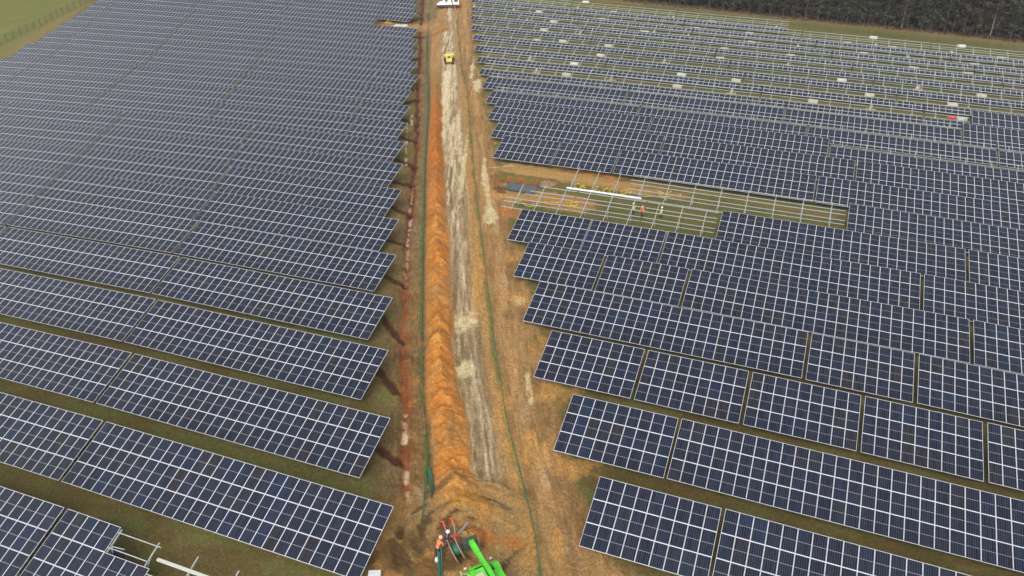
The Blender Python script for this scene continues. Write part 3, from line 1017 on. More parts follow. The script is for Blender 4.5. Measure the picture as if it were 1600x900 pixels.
# which gap a pallet stands in, and its place counted from the track
info = []
for px, py, kd in PAL:
    g = gp(px, py+2)
    # back to row coordinates of the right block
    yy = 60 + (-(g[0])*math.sin(R_ROT) + (g[1]-60)*math.cos(R_ROT))
    rowf = (yy - Y_R)/(ROW_P+R_DP) + 1
    # stand it clear of the posts, in the strip in front of the next low edge
    r0 = int(math.floor(rowf))
    xr = g[0]*math.cos(R_ROT) + (g[1]-60)*math.sin(R_ROT)
    info.append([r0, xr, kd, px, rowf-r0])
for r0 in sorted({i[0] for i in info}):
    row = sorted([i for i in info if i[0] == r0], key=lambda i: i[1])
    for k, (r_, xr, kd, px, fr_) in enumerate(row):
        if kd not in protos:
            o = protos[kd] = pallet(kd)
        else:
            o = copy_tree(protos[kd])
        v = min(max(fr_*ROW_P, 6.3), 7.7)
        p = wpt('R', r0, xr, v)
        o.location = p; o.scale = (.86, .86, .86)
        o.rotation_euler = (0, 0, R_ROT + random.uniform(-.25, .25) + (0 if kd != 1 else .1))
        what = {0: 'cream carton of panels on a wooden pallet', 1: 'upright white panels propped on a pallet', 2: 'white wrapped stack of panels on a pallet'}[kd]
        tag(o, '%s behind right row %s, %s from the track' % (what, ORD[max(r0-1, 0)], ORD[k]), 'panel pallet', 'pallets of panels between the rows')
mb = MB(); mb.tube([(-.9, 0, .25), (0, .12, .38), (.9, 0, .22)], [.18, .3, .2], 10)
o = mb.build('red_sack', RED, smooth=True); o.location = gpt(1487, 187)
tag(o, 'red bag lying beside a white wrapped stack in the right field', 'bag')

# ------------------------------------------------------------------ fences
FGREEN = mat('green_fence_paint', (.035, .115, .06), .5)
FDARK = mat('dark_fence_post', (.07, .075, .045), .7)


def fence(name, label, pts, h, gap, m_, wires=6, pr=.03, mesh_step=.3, r_w=.008):
    """welded mesh fence along world points"""
    base = pts[0]
    rt = empty(name, base); tag(rt, label, 'fence')
    acc = [0]
    for a, b in zip(pts[:-1], pts[1:]): acc.append(acc[-1] + (b-a).length)
    n = int(acc[-1]//gap)
    def along(s):
        i = min(np.searchsorted(acc, s, 'right')-1, len(pts)-2)
        f = (s-acc[i])/max(1e-6, acc[i+1]-acc[i])
        p = pts[i].lerp(pts[i+1], f); p.z = gz(p.x, p.y)
        return p
    prev = None
    posts_ = MB(); cnt = 0
    mb1 = MB(); mb1.bar((0, 0, -.3), (0, 0, h), pr*2); pmesh = mb1.mesh('post', m_)
    mm = MB()
    for i in range(n+1):
        p = along(i*gap)
        if cnt < 95:
            o = link('post', pmesh, rt); o.location = p - base
        else:
            q = p-base; posts_.bar((q.x, q.y, q.z-.3), (q.x, q.y, q.z+h), pr*2)
        cnt += 1
        if prev is not None:
            a, b = prev-base, p-base
            for z in np.linspace(.08, h-.05, wires): mm.bar(a+Vector((0, 0, z)), b+Vector((0, 0, z)), r_w*2)
            ln = (b-a).length
            for s_ in np.arange(mesh_step, ln, mesh_step):
                q = a.lerp(b, s_/ln); mm.bar(q+Vector((0, 0, .05)), q+Vector((0, 0, h-.04)), r_w*1.6)
        prev = p
    mm.build('wire_mesh', m_, rt)
    if posts_.f: tag(posts_.build('far_posts', m_, rt), kind='stuff')
    return rt


def world_line(L, p0_, p1_, step=4):
    ps = np.arange(p0_, p1_, step)
    out = []
    for p in ps:
        q = np.interp(p, L[0], L[1]); x, y = p*FW2 + q*RT2
        out.append(Vector((x, y, gz(x, y))))
    return out


fence('low_mesh_fence', 'low green mesh fence between the red trench and orange spoil ridge', world_line(FENCE_L, 44, 225), .9, 2.5, FGREEN, 6)
fence('low_mesh_fence', 'low green mesh fence between the pale haul road and right lane', world_line(FENCE_R, 37, 225), .8, 2.5, FGREEN, 5)
fence('field_fence', 'tall dark mesh fence on the grass verge beyond the left field',
      [gpt(-45, 104), gpt(0, 70), gpt(60, 43), (gpt(100, 22)), gpt(150, -2)], 2.0, 2.6, FDARK, 7, .05, .5)
fence('field_fence', 'dark mesh fence between the right field and the wood',
      [gpt(1010, 10), gpt(1240, 40), gpt(1400, 58), gpt(1660, 91)], 1.7, 2.7, FDARK, 6, .045, .5)

# roll of mesh and posts left at the near end of the left fence
mb = MB()
for k in range(5):
    a = gpt(667+k*1.6, 727+k*3); b = gpt(675+k*.9, 780-k*4)
    mb.tube([a+Vector((0, 0, .12+.03*k)), a.lerp(b, .5)+Vector((0, 0, .4)), b+Vector((0, 0, .18))], .05, 6)
tag(mb.build('mesh_bundle', FGREEN, smooth=True), 'bundle of dark green tubes dropped at the near end of the left fence', 'tube bundle')

# ------------------------------------------------------------------ things by the unfinished rows
PLAST = mat('black_sheet', (.055, .06, .066), .35, 0, .2, 2, .3)
WHITE = mat('white_pvc', (.62, .63, .62), .5)
YEL = mat('yellow_conduit', (.58, .44, .03), .6)
mb = MB()
A, B, Cc, Dd = gpt(787, 297), gpt(795, 286), gpt(842, 292), gpt(834, 307)
nx, ny = 14, 6
bi = len(mb.v)
for j in range(ny+1):
    for i in range(nx+1):
        u_, v_ = i/nx, j/ny
        p = (A.lerp(Dd, u_)).lerp(B.lerp(Cc, u_), v_)
        e_ = random.uniform(-.12, .12)
        mb.v.append((p.x+e_, p.y+e_, gz(p.x, p.y)+.10+.14*abs(math.sin(i*1.9+j*1.3))))
for j in range(ny):
    for i in range(nx):
        a = bi+j*(nx+1)+i
        mb.face((a, a+1, a+nx+2, a+nx+1))
o = mb.build('black_sheeting', PLAST, smooth=True); sm = o.modifiers.new('thick', 'SOLIDIFY'); sm.thickness = .03
tag(o, 'crumpled black plastic sheet in the dug hollow left of the bare frames', 'plastic sheet')
o = D.objects.new('white_pipe', None)
a, b = wpt('R', 7, -30.3, 5.55, LOW_Z+SLOPE_LEN*ST*.97+.15), wpt('R', 7, -19.8, 5.55, LOW_Z+SLOPE_LEN*ST*.97+.15)
mb = MB(); mb.tube([a, b], .14, 12)
tag(mb.build('white_pipe', WHITE), 'long thick white pipe laid along the top rail of the bare frames', 'pipe')
mb = MB()
g = gpt(857, 287); R_ = []
for k in range(9): mb.lathe([(.0, .9), (.5, .75), (1.0, .35), (1.5, -.1)], g, n=12)
mb = MB(); mb.lathe([(1.5, -.2), (1.2, .1), (.95, .3), (.6, .45), (.35, .6), (.1, .62)], g, n=18)
for i, v_ in enumerate(mb.v):
    mb.v[i] = (v_[0]+random.uniform(-.2, .2), v_[1]+random.uniform(-.2, .2), v_[2]+random.uniform(-.12, .12))
EARTH = mat('heaped_earth', (.20, .135, .07), .95, 0, .5, 3, .8)
tag(mb.build('earth_heap', EARTH, smooth=True), 'small heap of brown earth at the end of the black sheet', 'earth heap')


def coil(px, py, shape, label, h=.06, s=.5, rz=0.0):
    g_ = gpt(px, py)
    mb_ = MB()
    for k, sh in enumerate(shape):
        ox, oy, a0_, a1_, rad_ = sh
        pts_ = []
        for i in range(11):
            a_ = math.radians(a0_+(a1_-a0_)*i/10)
            pts_.append((g_.x+ox+rad_*math.cos(a_), g_.y+oy+rad_*math.sin(a_), g_.z+h+.02*k+.05*math.sin(i)))
        mb_.tube(pts_, .06, 6)
    tag(mb_.build('yellow_conduit', YEL, smooth=True), label, 'conduit', 'yellow conduits on the ground')


coil(905, 291, [(0, 0, 100, 260, .75)], 'short yellow conduit arc nearest the white pipe, leftmost of its line')
coil(914, 293, [(0, 0, 110, 250, .7)], 'short yellow conduit arc second from the left above the white pipe')
coil(922, 294, [(0, 0, -60, 40, 1.1), (-1.2, -.6, 100, 20, .6)], 'wavy yellow conduit third from the left above the white pipe')
coil(938, 296, [(0, 0, 120, 230, .9)], 'single yellow conduit arc midway along the white pipe')
coil(951, 299, [(0, 0, 110, 240, .8), (.9, .1, 110, 240, .8), (-.6, -.3, 180, 270, .7)], 'tangled yellow conduits beyond the middle of the white pipe')
coil(974, 301, [(-.6, 0, 20, -70, 1.0), (.7, 0, 100, 190, 1.0), (.3, .2, -40, 40, .8)], 'forked yellow conduits beyond the right end of the white pipe')
coil(1010, 303, [(0, 0, 190, 330, 1.1), (1.6, .2, 100, 30, 1.0)], 'flat yellow conduit just right of the pipe end, among bare rails')
coil(1040, 304, [(0, 0, 190, 330, .9), (1.0, .5, 120, 220, .7), (1.4, .2, -50, 50, .7)], 'rightmost yellow conduits, far from the pipe among bare rails')
coil(812, 318, [(0, 0, 80, 170, .7)], 'single yellow conduit below the black sheet, leftmost in the near row')
coil(832, 317, [(0, 0, 200, 320, 1.3), (1.6, .1, 200, 300, 1.0)], 'two yellow conduit arcs below the black sheet')
coil(862, 321, [(-.9, 0, 90, 200, .8), (0, 0, 40, 120, 1.0), (.9, .1, 40, 120, 1.0)], 'three yellow conduits on orange soil above the near panels')
coil(893, 320, [(0, 0, 0, 330, .75), (.3, .3, 0, 330, .6), (-.4, -.3, 100, 400, .55)], 'looped yellow conduit coil below the left end of the white pipe')

# ------------------------------------------------------------------ people
SKIN = mat('skin', (.42, .24, .17), .6)
HV_O = mat('orange_hi_vis', (.90, .20, .06), .7)
HV_Y = mat('lime_hi_vis', (.62, .82, .12), .7)
DARKC = mat('dark_cloth', (.03, .033, .045), .85)
HATW = mat('white_helmet', (.80, .80, .78), .35)
BOOT = mat('boot_leather', (.05, .035, .025), .7)
REFL = mat('reflective_tape', (.75, .76, .74), .3)


def skin_obj(name, verts, edges, radii, material, parent, root_i=0, levels=2):
    me = D.meshes.new(name)
    me.from_pydata([Vector(v_) for v_ in verts], edges, [])
    me.materials.append(material)
    o_ = D.objects.new(name, me); COL.objects.link(o_); o_.parent = parent
    s_ = o_.modifiers.new('skin', 'SKIN')
    s_.use_smooth_shade = True
    if not me.skin_vertices: me.attributes  # skin layer is created with the modifier
    sv = me.skin_vertices[0].data if me.skin_vertices else None
    if sv is None:
        bm = bmesh.new(); bm.from_mesh(me); bm.verts.layers.skin.verify(); bm.to_mesh(me); bm.free()
        sv = me.skin_vertices[0].data
    for i, r_ in enumerate(radii):
        sv[i].radius = (r_, r_) if not isinstance(r_, tuple) else r_
        sv[i].use_root = (i == root_i)
    o_.modifiers.new('sub', 'SUBSURF').levels = levels
    o_.modifiers['sub'].render_levels = levels
    return o_


def person(loc, rz, top, legs, hat, label, lean=0.0, arms=((.38, .30, .95), (-.38, .30, .95)), stride=.12):
    rt = empty('person', loc, rz)
    tag(rt, label, 'person')
    hip, chest, neck, head = Vector((0, 0, .93)), Vector((0, lean*.6, 1.25)), Vector((0, lean, 1.47)), Vector((0, lean*1.25, 1.64))
    V, E_, Rr = [], [], []

    def add(p, r_, par=None):
        V.append(Vector(p)); Rr.append(r_)
        if par is not None: E_.append((par, len(V)-1))
        return len(V)-1
    i_h = add(hip, (.15, .11)); i_w = add(hip.lerp(chest, .5), (.13, .10), i_h); i_c = add(chest, (.17, .12), i_w); i_n = add(neck, .055, i_c)
    i_j = add(head-Vector((0, -.01, .05)), .075, i_n); i_t = add(head+Vector((0, 0, .06)), .09, i_j)
    for s_, ft in ((1, stride), (-1, -stride)):
        k_ = add((s_*.10, ft*.6+.03, .50), .062, add((s_*.10, .0, .86), .09, i_h))
        a_ = add((s_*.11, ft, .09), .042, k_); add((s_*.12, ft+.16, .04), .038, a_)
    for s_, hp in ((1, arms[0]), (-1, arms[1])):
        sh = add((s_*.19, neck.y-.01, 1.41), .058, i_c)
        hp = Vector(hp)
        el_ = (V[sh]+hp)/2 + Vector((s_*.07, -.06, -.05))
        e_ = add(el_, .042, sh); w_ = add(hp, .028, e_)
        d_ = (hp-el_).normalized()
        pm2 = add(hp+d_*.06, (.036, .02), w_)
        side_ = d_.cross(Vector((0, 0, 1))).normalized()
        for f_, (o2, l2) in enumerate(((-.03, .07), (-.01, .085), (.01, .08), (.03, .06))):
            m2_ = add(hp+d_*.10+side_*o2, .009, pm2)
            add(hp+d_*(.10+l2)+side_*o2-Vector((0, 0, .02)), .008, m2_)
        th = add(hp+d_*.04+side_*-.045, .010, w_); add(hp+d_*.08+side_*-.065, .009, th)
    skin_obj('body', V, E_, Rr, SKIN, rt, 0, 1)
    # jacket
    V2 = [V[i_h]+Vector((0, 0, -.08)), V[i_w], V[i_c], neck-Vector((0, 0, .03))]; E2 = [(0, 1), (1, 2), (2, 3)]; R2 = [(.175, .14), (.16, .13), (.20, .15), .09]
    for s_, hp in ((1, arms[0]), (-1, arms[1])):
        hp = Vector(hp); sh = Vector((s_*.19, neck.y-.01, 1.41)); el_ = (sh+hp)/2 + Vector((s_*.07, -.06, -.05))
        n_ = len(V2); V2 += [sh, el_, el_.lerp(hp, .9)]; R2 += [.078, .062, .050]; E2 += [(2, n_), (n_, n_+1), (n_+1, n_+2)]
    skin_obj('jacket', V2, E2, R2, top, rt, 0, 1)
    V3 = [hip+Vector((0, 0, .04)), hip-Vector((0, 0, .06))]; E3 = [(0, 1)]; R3 = [(.16, .125), (.15, .12)]
    for s_, ft in ((1, stride), (-1, -stride)):
        n_ = len(V3); V3 += [(s_*.10, 0, .78), (s_*.10, ft*.6+.03, .50), (s_*.11, ft, .14)]; R3 += [.105, .08, .066]; E3 += [(1, n_), (n_, n_+1), (n_+1, n_+2)]
    skin_obj('trousers', V3, E3, R3, legs, rt, 0, 1)
    for s_, ft in ((1, stride), (-1, -stride)):
        mb_ = MB(); mb_.tube([(s_*.12, ft-.07, .06), (s_*.12, ft+.08, .065), (s_*.12, ft+.2, .045)], [.055, .055, .04], 8)
        mb_.build('boot', BOOT, rt, smooth=True)
    hy = lean*1.25
    mb_ = MB(); mb_.lathe([(.165, 1.70), (.14, 1.71), (.128, 1.77), (.09, 1.83), (.02, 1.855)], (0, hy+.01, 0), n=14)
    mb_.build('helmet', hat, rt, smooth=True)
    mb_ = MB(); mb_.lathe([(.017, 0), (.012, .02), (.002, .035)], (0, hy+.085, 1.63), 'Y', 8)
    for s_ in (-.03, .03): mb_.box((s_, hy+.083, 1.66), (.02, .01, .01))
    mb_.build('face', SKIN, rt, smooth=True)
    return rt


def facing(px, py, tx, ty):
    a, b = gp(px, py), gp(tx, ty)
    return math.atan2(b[1]-a[1], b[0]-a[0]) - math.pi/2


person(gpt(989, 336), facing(989, 336, 1040, 340), HV_Y, DARKC, HATW, 'person in lime hi-vis jacket and dark trousers, leftmost under the bare rails')
person(gpt(1004, 340), facing(1004, 340, 980, 350), HV_O, DARKC, mat('orange_helmet', (.8, .3, .12), .4), 'person in orange hi-vis jacket, middle of three under the bare rails', lean=.1)
person(gpt(1033, 342), facing(1033, 342, 1000, 338), HV_Y, DARKC, HATW, 'person in lime hi-vis jacket, rightmost of three under the bare rails')
person(gpt(684, 869), facing(684, 869, 720, 840), HV_O, DARKC, mat('peach_helmet', (.85, .45, .3), .4), 'person in orange hi-vis jacket bending over the green cables', lean=.34,
       arms=((.22, .55, .85), (-.16, .6, .8)))
person(gpt(697, 857), facing(697, 857, 715, 850), DARKC, DARKC, HATW, 'person in dark clothes and white helmet beside the cable reel', lean=.2, arms=((.2, .5, 1.0), (-.2, .5, 1.0)))

# ------------------------------------------------------------------ green telescopic handler working in the foreground
GREEN = mat('green_machine_paint', (.10, .58, .035), .5, 0, .22, 1.6)
GREEND = mat('dark_machine_frame', (.05, .06, .05), .5)
TYRE = mat('tyre_rubber', (.025, .024, .023), .85, 0, .2, 6, .3)
GLASS = mat('cab_glass', (.03, .05, .05), .08)
CHROME = mat('ram_chrome', (.6, .6, .6), .2, .9)
CREAM = mat('cream_roof', (.45, .50, .32), .5)


def wheel(parent, loc, rad, wdt, rim):
    mb_ = MB(); c_ = loc
    mb_.lathe([(rad*.55, -wdt/2), (rad*.9, -wdt/2), (rad, -wdt*.35), (rad, wdt*.35), (rad*.9, wdt/2), (rad*.55, wdt/2)], c_, 'X', 22)
    for k in range(16):
        a_ = 2*math.pi*k/16
        R = Matrix.Rotation(a_, 3, 'X')
        mb_.box(Vector(c_) + R @ Vector((0, 0, rad)), (wdt*.9, .09, .07), M=R)
    t__ = mb_.build('tyre', TYRE, parent)
    mb_ = MB(); mb_.lathe([(.12, -wdt*.3), (rad*.57, -wdt*.42), (rad*.57, wdt*.42), (.12, wdt*.3)], c_, 'X', 18)
    mb_.build('rim', rim, t__)
    return t__


tip_w = gpt(736, 846, 2.2); tip_w.z = gz(tip_w.x, tip_w.y) + 2.2
tail_w = gpt(782, 915, 3.0)
ang_ = math.atan2(tip_w.y-tail_w.y, tip_w.x-tail_w.x) - math.pi/2
tail = gpt(770, 935)
th_ = empty('telescopic_handler', (tail.x, tail.y, gz(tail.x, tail.y)), ang_)
tag(th_, 'bright green telescopic handler reaching its boom over the churned soil', 'machine')
Mi = (Matrix.Translation(th_.location) @ Matrix.Rotation(ang_, 4, 'Z')).inverted()
tip = Mi @ tip_w
mb = MB(); mb.box((0, -.4, .95), (1.1, 5.0, .5)); mb.box((.75, -.3, 1.25), (.8, 2.6, .8)); mb.box((-.2, -2.6, 1.4), (2.0, .8, .9)); mb.box((0, 1.9, .95), (1.6, .7, .5))
mb.build('chassis', GREEN, th_, bevel=.06)
for sx_ in (-1, 1):
    for yy_ in (1.4, -1.7): wheel(th_, (sx_*1.0, yy_, .62), .62, .42, GREEN)
    mb = MB(); mb.lathe([(.78, -.24), (.80, -.24), (.80, .24), (.78, .24)], (sx_*1.0, 1.4, .64), 'X', 20)
    bmk = MB()
    for k in range(7):
        a_ = math.radians(20+k*23)
        bmk.box((sx_*1.0, 1.4+.8*math.cos(a_), .66+.8*math.sin(a_)), (.5, .34, .05), M=Matrix.Rotation(a_-math.pi/2, 3, 'X'))
    bmk.build('mudguard', GREEN, th_)
cb = MB(); cb.box((-.75, .1, 1.35), (.85, 1.5, .9))
cabp = cb.build('cab', GREEN, th_, bevel=.05)
cb = MB(); cb.box((-.75, .1, 2.1), (.80, 1.42, .72)); cb.build('cab_glass', GLASS, cabp, bevel=.04)
cb = MB(); cb.box((-.75, .05, 2.52), (.95, 1.65, .14)); cb.build('cab_roof', GREEN, cabp, bevel=.05)
cb = MB(); cb.box((-.75, .0, 2.60), (.55, .9, .03)); cb.build('roof_hatch', CREAM, cabp, bevel=.01)
for x_, y_ in ((-1.16, .84), (-.34, .84), (-1.16, -.64), (-.34, -.64)):
    cb = MB(); cb.bar((x_, y_, 1.7), (x_, y_, 2.48), .07); cb.build('pillar', GREEN, cabp)
for y_ in (1.0, -.2):
    cb = MB(); cb.bar((-1.2, y_, 2.0), (-1.75, y_+.25, 2.3), .035); cb.box((-1.78, y_+.27, 2.25), (.06, .22, .32)); cb.build('mirror', CREAM, cabp)
bs = Vector((.12, -2.3, 2.0))
be = Vector((tip.x, tip.y, tip.z))
dirn = (be-bs)
mb = MB(); mb.bar(bs, bs+dirn*.55, .38, .48); bo = mb.build('boom', GREEN, th_, bevel=.03)
mb = MB(); mb.bar(bs+dirn*.5, bs+dirn*.86, .30, .38); mb.build('inner_boom', GREEN, bo, bevel=.02)
mb = MB(); mb.bar(bs+dirn*.82, be, .36, .42); mb.bar(be+Vector((0, -.1, 0)), be+Vector((0, .25, -.5)), .34, .25); mb.build('boom_head', GREEN, bo, bevel=.03)
mb = MB(); mb.tube([bs+Vector((.0, 1.6, -.75)), bs+dirn*.45+Vector((0, 0, -.25))], .07, 10); mb.build('lift_ram', CHROME, bo)
mb = MB(); mb.tube([bs+dirn*.3+Vector((.24, 0, .1)), bs+dirn*.6+Vector((.25, 0, .2)), be+Vector((.15, -.2, .1))], .025, 6); mb.build('hose', GREEND, bo)
mb = MB(); mb.box(be+Vector((0, .25, -.45)), (1.1, .5, .8)); mb.bar(be+Vector((-.45, .3, -.75)), be+Vector((-.45, .35, -.2)), .08); mb.build('carriage', GREEND, bo, bevel=.01)
for x_ in (-.35, .35):
    mb = MB(); mb.box((x_-.7 if x_ < 0 else x_+.6, 2.3, 1.25), (.18, .08, .14)); mb.build('headlight', REFL, th_)

# cable reel in its red stand
RPAINT = mat('red_stand_paint', (.72, .09, .07), .45)
RWOOD = mat('reel_wood', (.30, .235, .15), .85, 0, .25, 4)
CAB = mat('green_cable', (.02, .13, .085), .5)
g = gpt(714, 873)
dr = empty('cable_reel', g, facing(708, 846, 720, 875))
tag(dr, 'tilted wooden cable reel hanging by the green boom tip', 'cable reel')
Rr_ = Matrix.Rotation(math.radians(18), 3, 'Y')
cz = 1.05
for s_ in (-.28, .28):
    mb = MB()
    mb.lathe([(.10, -.03), (.95, -.03), (.95, .03), (.10, .03)], Vector((0, 0, cz)) + Rr_ @ Vector((s_, 0, 0)), n=26, M=Rr_ @ Matrix.Rotation(math.pi/2, 3, 'Y'))
    mb.build('flange', RWOOD, dr)
mb = MB(); mb.lathe([(.42, -.27), (.47, -.1), (.45, .1), (.42, .27)], (0, 0, cz), n=20, M=Rr_ @ Matrix.Rotation(math.pi/2, 3, 'Y')); mb.build('wound_cable', CAB, dr)
g = gpt(709, 856)
rs_ = empty('reel_stand', g, facing(708, 846, 720, 870))
tag(rs_, 'red and grey steel reel stand with two raised prongs above the reel', 'stand')
GSTEEL = mat('worn_grey_steel', (.30, .27, .25), .5, .4)
mb = MB()
mb.bar((-.5, -.3, .06), (.6, -.3, .06), .09); mb.bar((-.5, .9, .06), (.6, .9, .06), .09); mb.bar((-.5, -.3, .06), (-.5, .9, .06), .09); mb.bar((.6, -.3, .06), (.6, .9, .06), .09)
mb.build('base_frame', RPAINT, rs_, bevel=.01)
for x_ in (-.35, .35):
    mb = MB(); mb.bar((x_, -.2, .1), (x_-.12, -1.0, 1.2), .09); mb.build('arm', GSTEEL, rs_)
    mb = MB(); mb.bar((x_-.12, -1.0, 1.2), (x_-.2, -1.7, 1.25), .10); mb.bar((x_-.2, -1.7, 1.25), (x_-.02, -1.75, 1.25), .07); mb.build('prong', RPAINT, rs_)
mb = MB(); mb.bar((-.5, -.2, 1.0), (.6, -.2, 1.0), .1); mb.bar((-.45, -.2, 1.0), (-.45, .5, .1), .07); mb.box((-.2, -.25, .8), (.3, .25, .3)); mb.build('crossbar', RPAINT, rs_)
mb = MB(); mb.bar((-.5, -.2, 1.05), (-1.6, -.9, 1.05), .2, .12); mb.bar((.6, .2, .9), (1.0, -.15, 1.0), .07); mb.build('guide_arm', GSTEEL, rs_, bevel=.01)
# yellow-brown drag bucket in front of the boom
g = gpt(733, 852)
mb = MB()
prof_ = [(-.5, 0), (-.35, .35), (0, .55), (.35, .45), (.45, .2)]
for i in range(len(prof_)-1):
    a, b = prof_[i], prof_[i+1]
    mb.bar((g.x+a[0], g.y, g.z+.5+a[1]), (g.x+b[0], g.y, g.z+.5+b[1]), .9, .06, up=(0, 1, 0))
tag(mb.build('hose_saddle', mat('ochre_steel', (.48, .36, .14), .6, .2, .2, 4)), 'ochre curved hose saddle at the tip of the green boom', 'saddle')

# green cables dragged from the reel towards the viewer
for k, (a, b, c__) in enumerate((((687, 860), (688, 885), (686, 935)), ((690, 862), (691, 890), (690, 935)), ((685, 868), (686, 892), (683, 935)))):
    mb = MB(); mb.tube([gpt(*a)+Vector((0, 0, .75)), gpt(*b)+Vector((0, 0, .18)), gpt(*c__)+Vector((0, 0, .12))], .05, 7)
    tag(mb.build('green_cable', CAB, smooth=True), 'dark green cable trailing from the bent worker to the lower edge', 'cable', 'green cables behind the worker')
mb = MB(); mb.lathe([(.0, .0), (.16, .02), (.17, .3), (.12, .42), (.05, .45)], gpt(683, 878), n=12)
tag(mb.build('plastic_canister', WHITE, smooth=True), 'small white canister on the ground left of the green cables', 'canister')
mb = MB(); mb.box(gpt(586, 903)+Vector((0, 0, .25)), (.9, .6, .5), .4); 
tag(mb.build('white_box', WHITE, bevel=.02), 'white box at the lower edge beside the nearest left table', 'box')

# module standing on edge behind the unfinished near table
o = MB(); o.box((0, 0, 0), (1.0, .04, 1.0)); o.box((0, 0, .54), (1.06, .05, .05), m=1); o.box((-.53, 0, 0), (.04, .05, 1.0), m=1); a = wpt('L', 0, X0+6.1, 3.9)
oo = o.build('spare_panel', [mat('dark_panel_back', (.012, .013, .018), .3), STEEL])
oo.location = a + Vector((.1, .1, 1.75)); oo.rotation_euler = (math.radians(-18), 0, .1)
tag(oo, 'black panel standing on edge beside the open end of the nearest left table', 'panel')
mb = MB(); mb.box((-.0, -.1, 0), (.28, .12, .55)); mb.box((.3, .1, .1), (.5, .1, .12), .6)
oo = mb.build('timber_chock', mat('new_timber', (.62, .55, .28), .8)); oo.location = a + Vector((.2, -.5, .7))
tag(oo, 'pale timber chocks under the black panel on the nearest left table', 'timber')
a, b = wpt('L', 0, X0+10.1, 5.25, LOW_Z+SLOPE_LEN*ST*.72+.0), wpt('L', 0, X0+15.5, 4.9, LOW_Z+SLOPE_LEN*ST*.70)
a, b = gpt(246, 874, 2.25), gpt(332, 905, 2.25)
a.z, b.z = gz(a.x, a.y)+2.25, gz(b.x, b.y)+2.25
mb = MB(); mb.bar(a, b, .22, .14)
tag(mb.build('loose_beam', mat('white_steel', (.56, .58, .52), .5, .1), bevel=.01), 'thick white loose beam lying across the bare rafters, lower left', 'beam')

# ------------------------------------------------------------------ yellow site dumper on the road
YP = mat('yellow_machine_paint', (.66, .50, .07), .5, 0, .25, 1.5)
g = gpt(702, 98)
yd = empty('site_dumper', g, facing(702, 98, 700, 60))
tag(yd, 'small yellow site dumper driving away along the pale haul road', 'dumper')
mb = MB(); mb.box((0, -.5, .85), (1.3, 1.9, .55)); mb.box((0, -1.35, .95), (1.2, .5, .7)); mb.build('body', YP, yd, bevel=.05)
mb = MB()
sk = [(-.95, .5, 1.0), (.95, .5, 1.0), (.95, 2.0, .9), (-.95, 2.0, .9)]; top_ = [(-1.1, .4, 1.5), (1.1, .4, 1.5), (1.1, 2.2, 1.4), (-1.1, 2.2, 1.4)]
b = len(mb.v); mb.v += sk+top_
mb.face((b+3, b+2, b+1, b))
for i in range(4):
    j = (i+1) % 4; mb.face((b+i, b+j, b+4+j, b+4+i))
sko = mb.build('skip', YP, yd); sm = sko.modifiers.new('t', 'SOLIDIFY'); sm.thickness = .06
for sx_ in (-1, 1):
    wheel(yd, (sx_*.95, 1.2, .55), .55, .42, YP); wheel(yd, (sx_*.85, -1.1, .5), .5, .38, YP)
mb = MB()
for x_ in (-.5, .5):
    mb.bar((x_, -.9, 1.1), (x_, -.95, 2.45), .09); mb.bar((x_, -.1, 1.1), (x_, -.2, 2.45), .09); mb.bar((x_, -.95, 2.45), (x_, -.2, 2.45), .09)
for y_ in (-.95, -.2): mb.bar((-.5, y_, 2.45), (.5, y_, 2.45), .09)
mb.build('roll_frame', CREAM, yd)
mb = MB(); mb.box((0, -.7, 1.2), (.5, .45, .12)); mb.box((0, -.9, 1.45), (.5, .1, .45)); mb.build('seat', GREEND, yd, bevel=.03)
for x_ in (-.45, .45):
    mb = MB(); mb.box((x_, -1.62, 1.1), (.16, .05, .12)); mb.build('tail_light', REFL, yd)

# ------------------------------------------------------------------ white truck with red ends at the head of the track
WP = mat('white_vehicle_paint', (.78, .78, .76), .35, 0, .08, 1)
RP = mat('red_vehicle_panel', (.62, .07, .06), .4)
g = gpt(700, 12)
wt = empty('utility_truck', g, facing(700, 12, 760, 11)); tag(wt, 'white utility truck with red ends crossing the head of the track', 'truck')
mb = MB(); mb.box((0, 0, .8), (2.0, 6.4, .35)); mb.build('chassis', GREEND, wt)
mb = MB(); mb.box((0, 2.3, 1.55), (2.05, 1.7, 1.3)); mb.box((0, 2.2, 2.35), (1.9, 1.4, .4)); cbo = mb.build('cab', WP, wt, bevel=.08)
mb = MB(); mb.box((0, 3.16, 1.95), (1.7, .04, .6)); mb.box((-1.03, 2.3, 1.95), (.03, 1.0, .55)); mb.box((1.03, 2.3, 1.95), (.03, 1.0, .55)); mb.build('window', GLASS, cbo)
mb = MB(); mb.box((0, -.9, 1.1), (2.2, 4.2, .25)); mb.box((-.5, -.2, 1.6), (.9, 2.2, .8)); mb.box((.55, -1.5, 1.5), (.8, 1.6, .6)); mb.build('load_bed', WP, wt, bevel=.04)
mb = MB(); mb.box((.2, -.4, 2.1), (.5, .7, .5)); mb.tube([(.2, -.4, 2.2), (.2, 1.2, 2.7), (.2, 2.0, 2.6)], .12, 8); mb.build('crane_arm', GREEND, wt)
for y_ in (-3.15, 3.22):
    mb = MB(); mb.box((0, y_, 1.1), (2.15, .14, .75)); mb.build('end_panel', RP, wt, bevel=.02)
for x_ in (-.95, .95):
    for y_ in (2.1, -1.9): wheel(wt, (x_, y_, .48), .48, .3, WP)
for k, (px, py) in enumerate(((686, 8), (711, 14))):
    mb = MB(); mb.lathe([(.3, 0), (.3, .05), (.2, .06), (.12, .5), (.05, .8)], gpt(px, py), n=12)
    tag(mb.build('traffic_cone', RP), ['red cone left of the white truck', 'red cone right of the white truck'][k], 'cone')

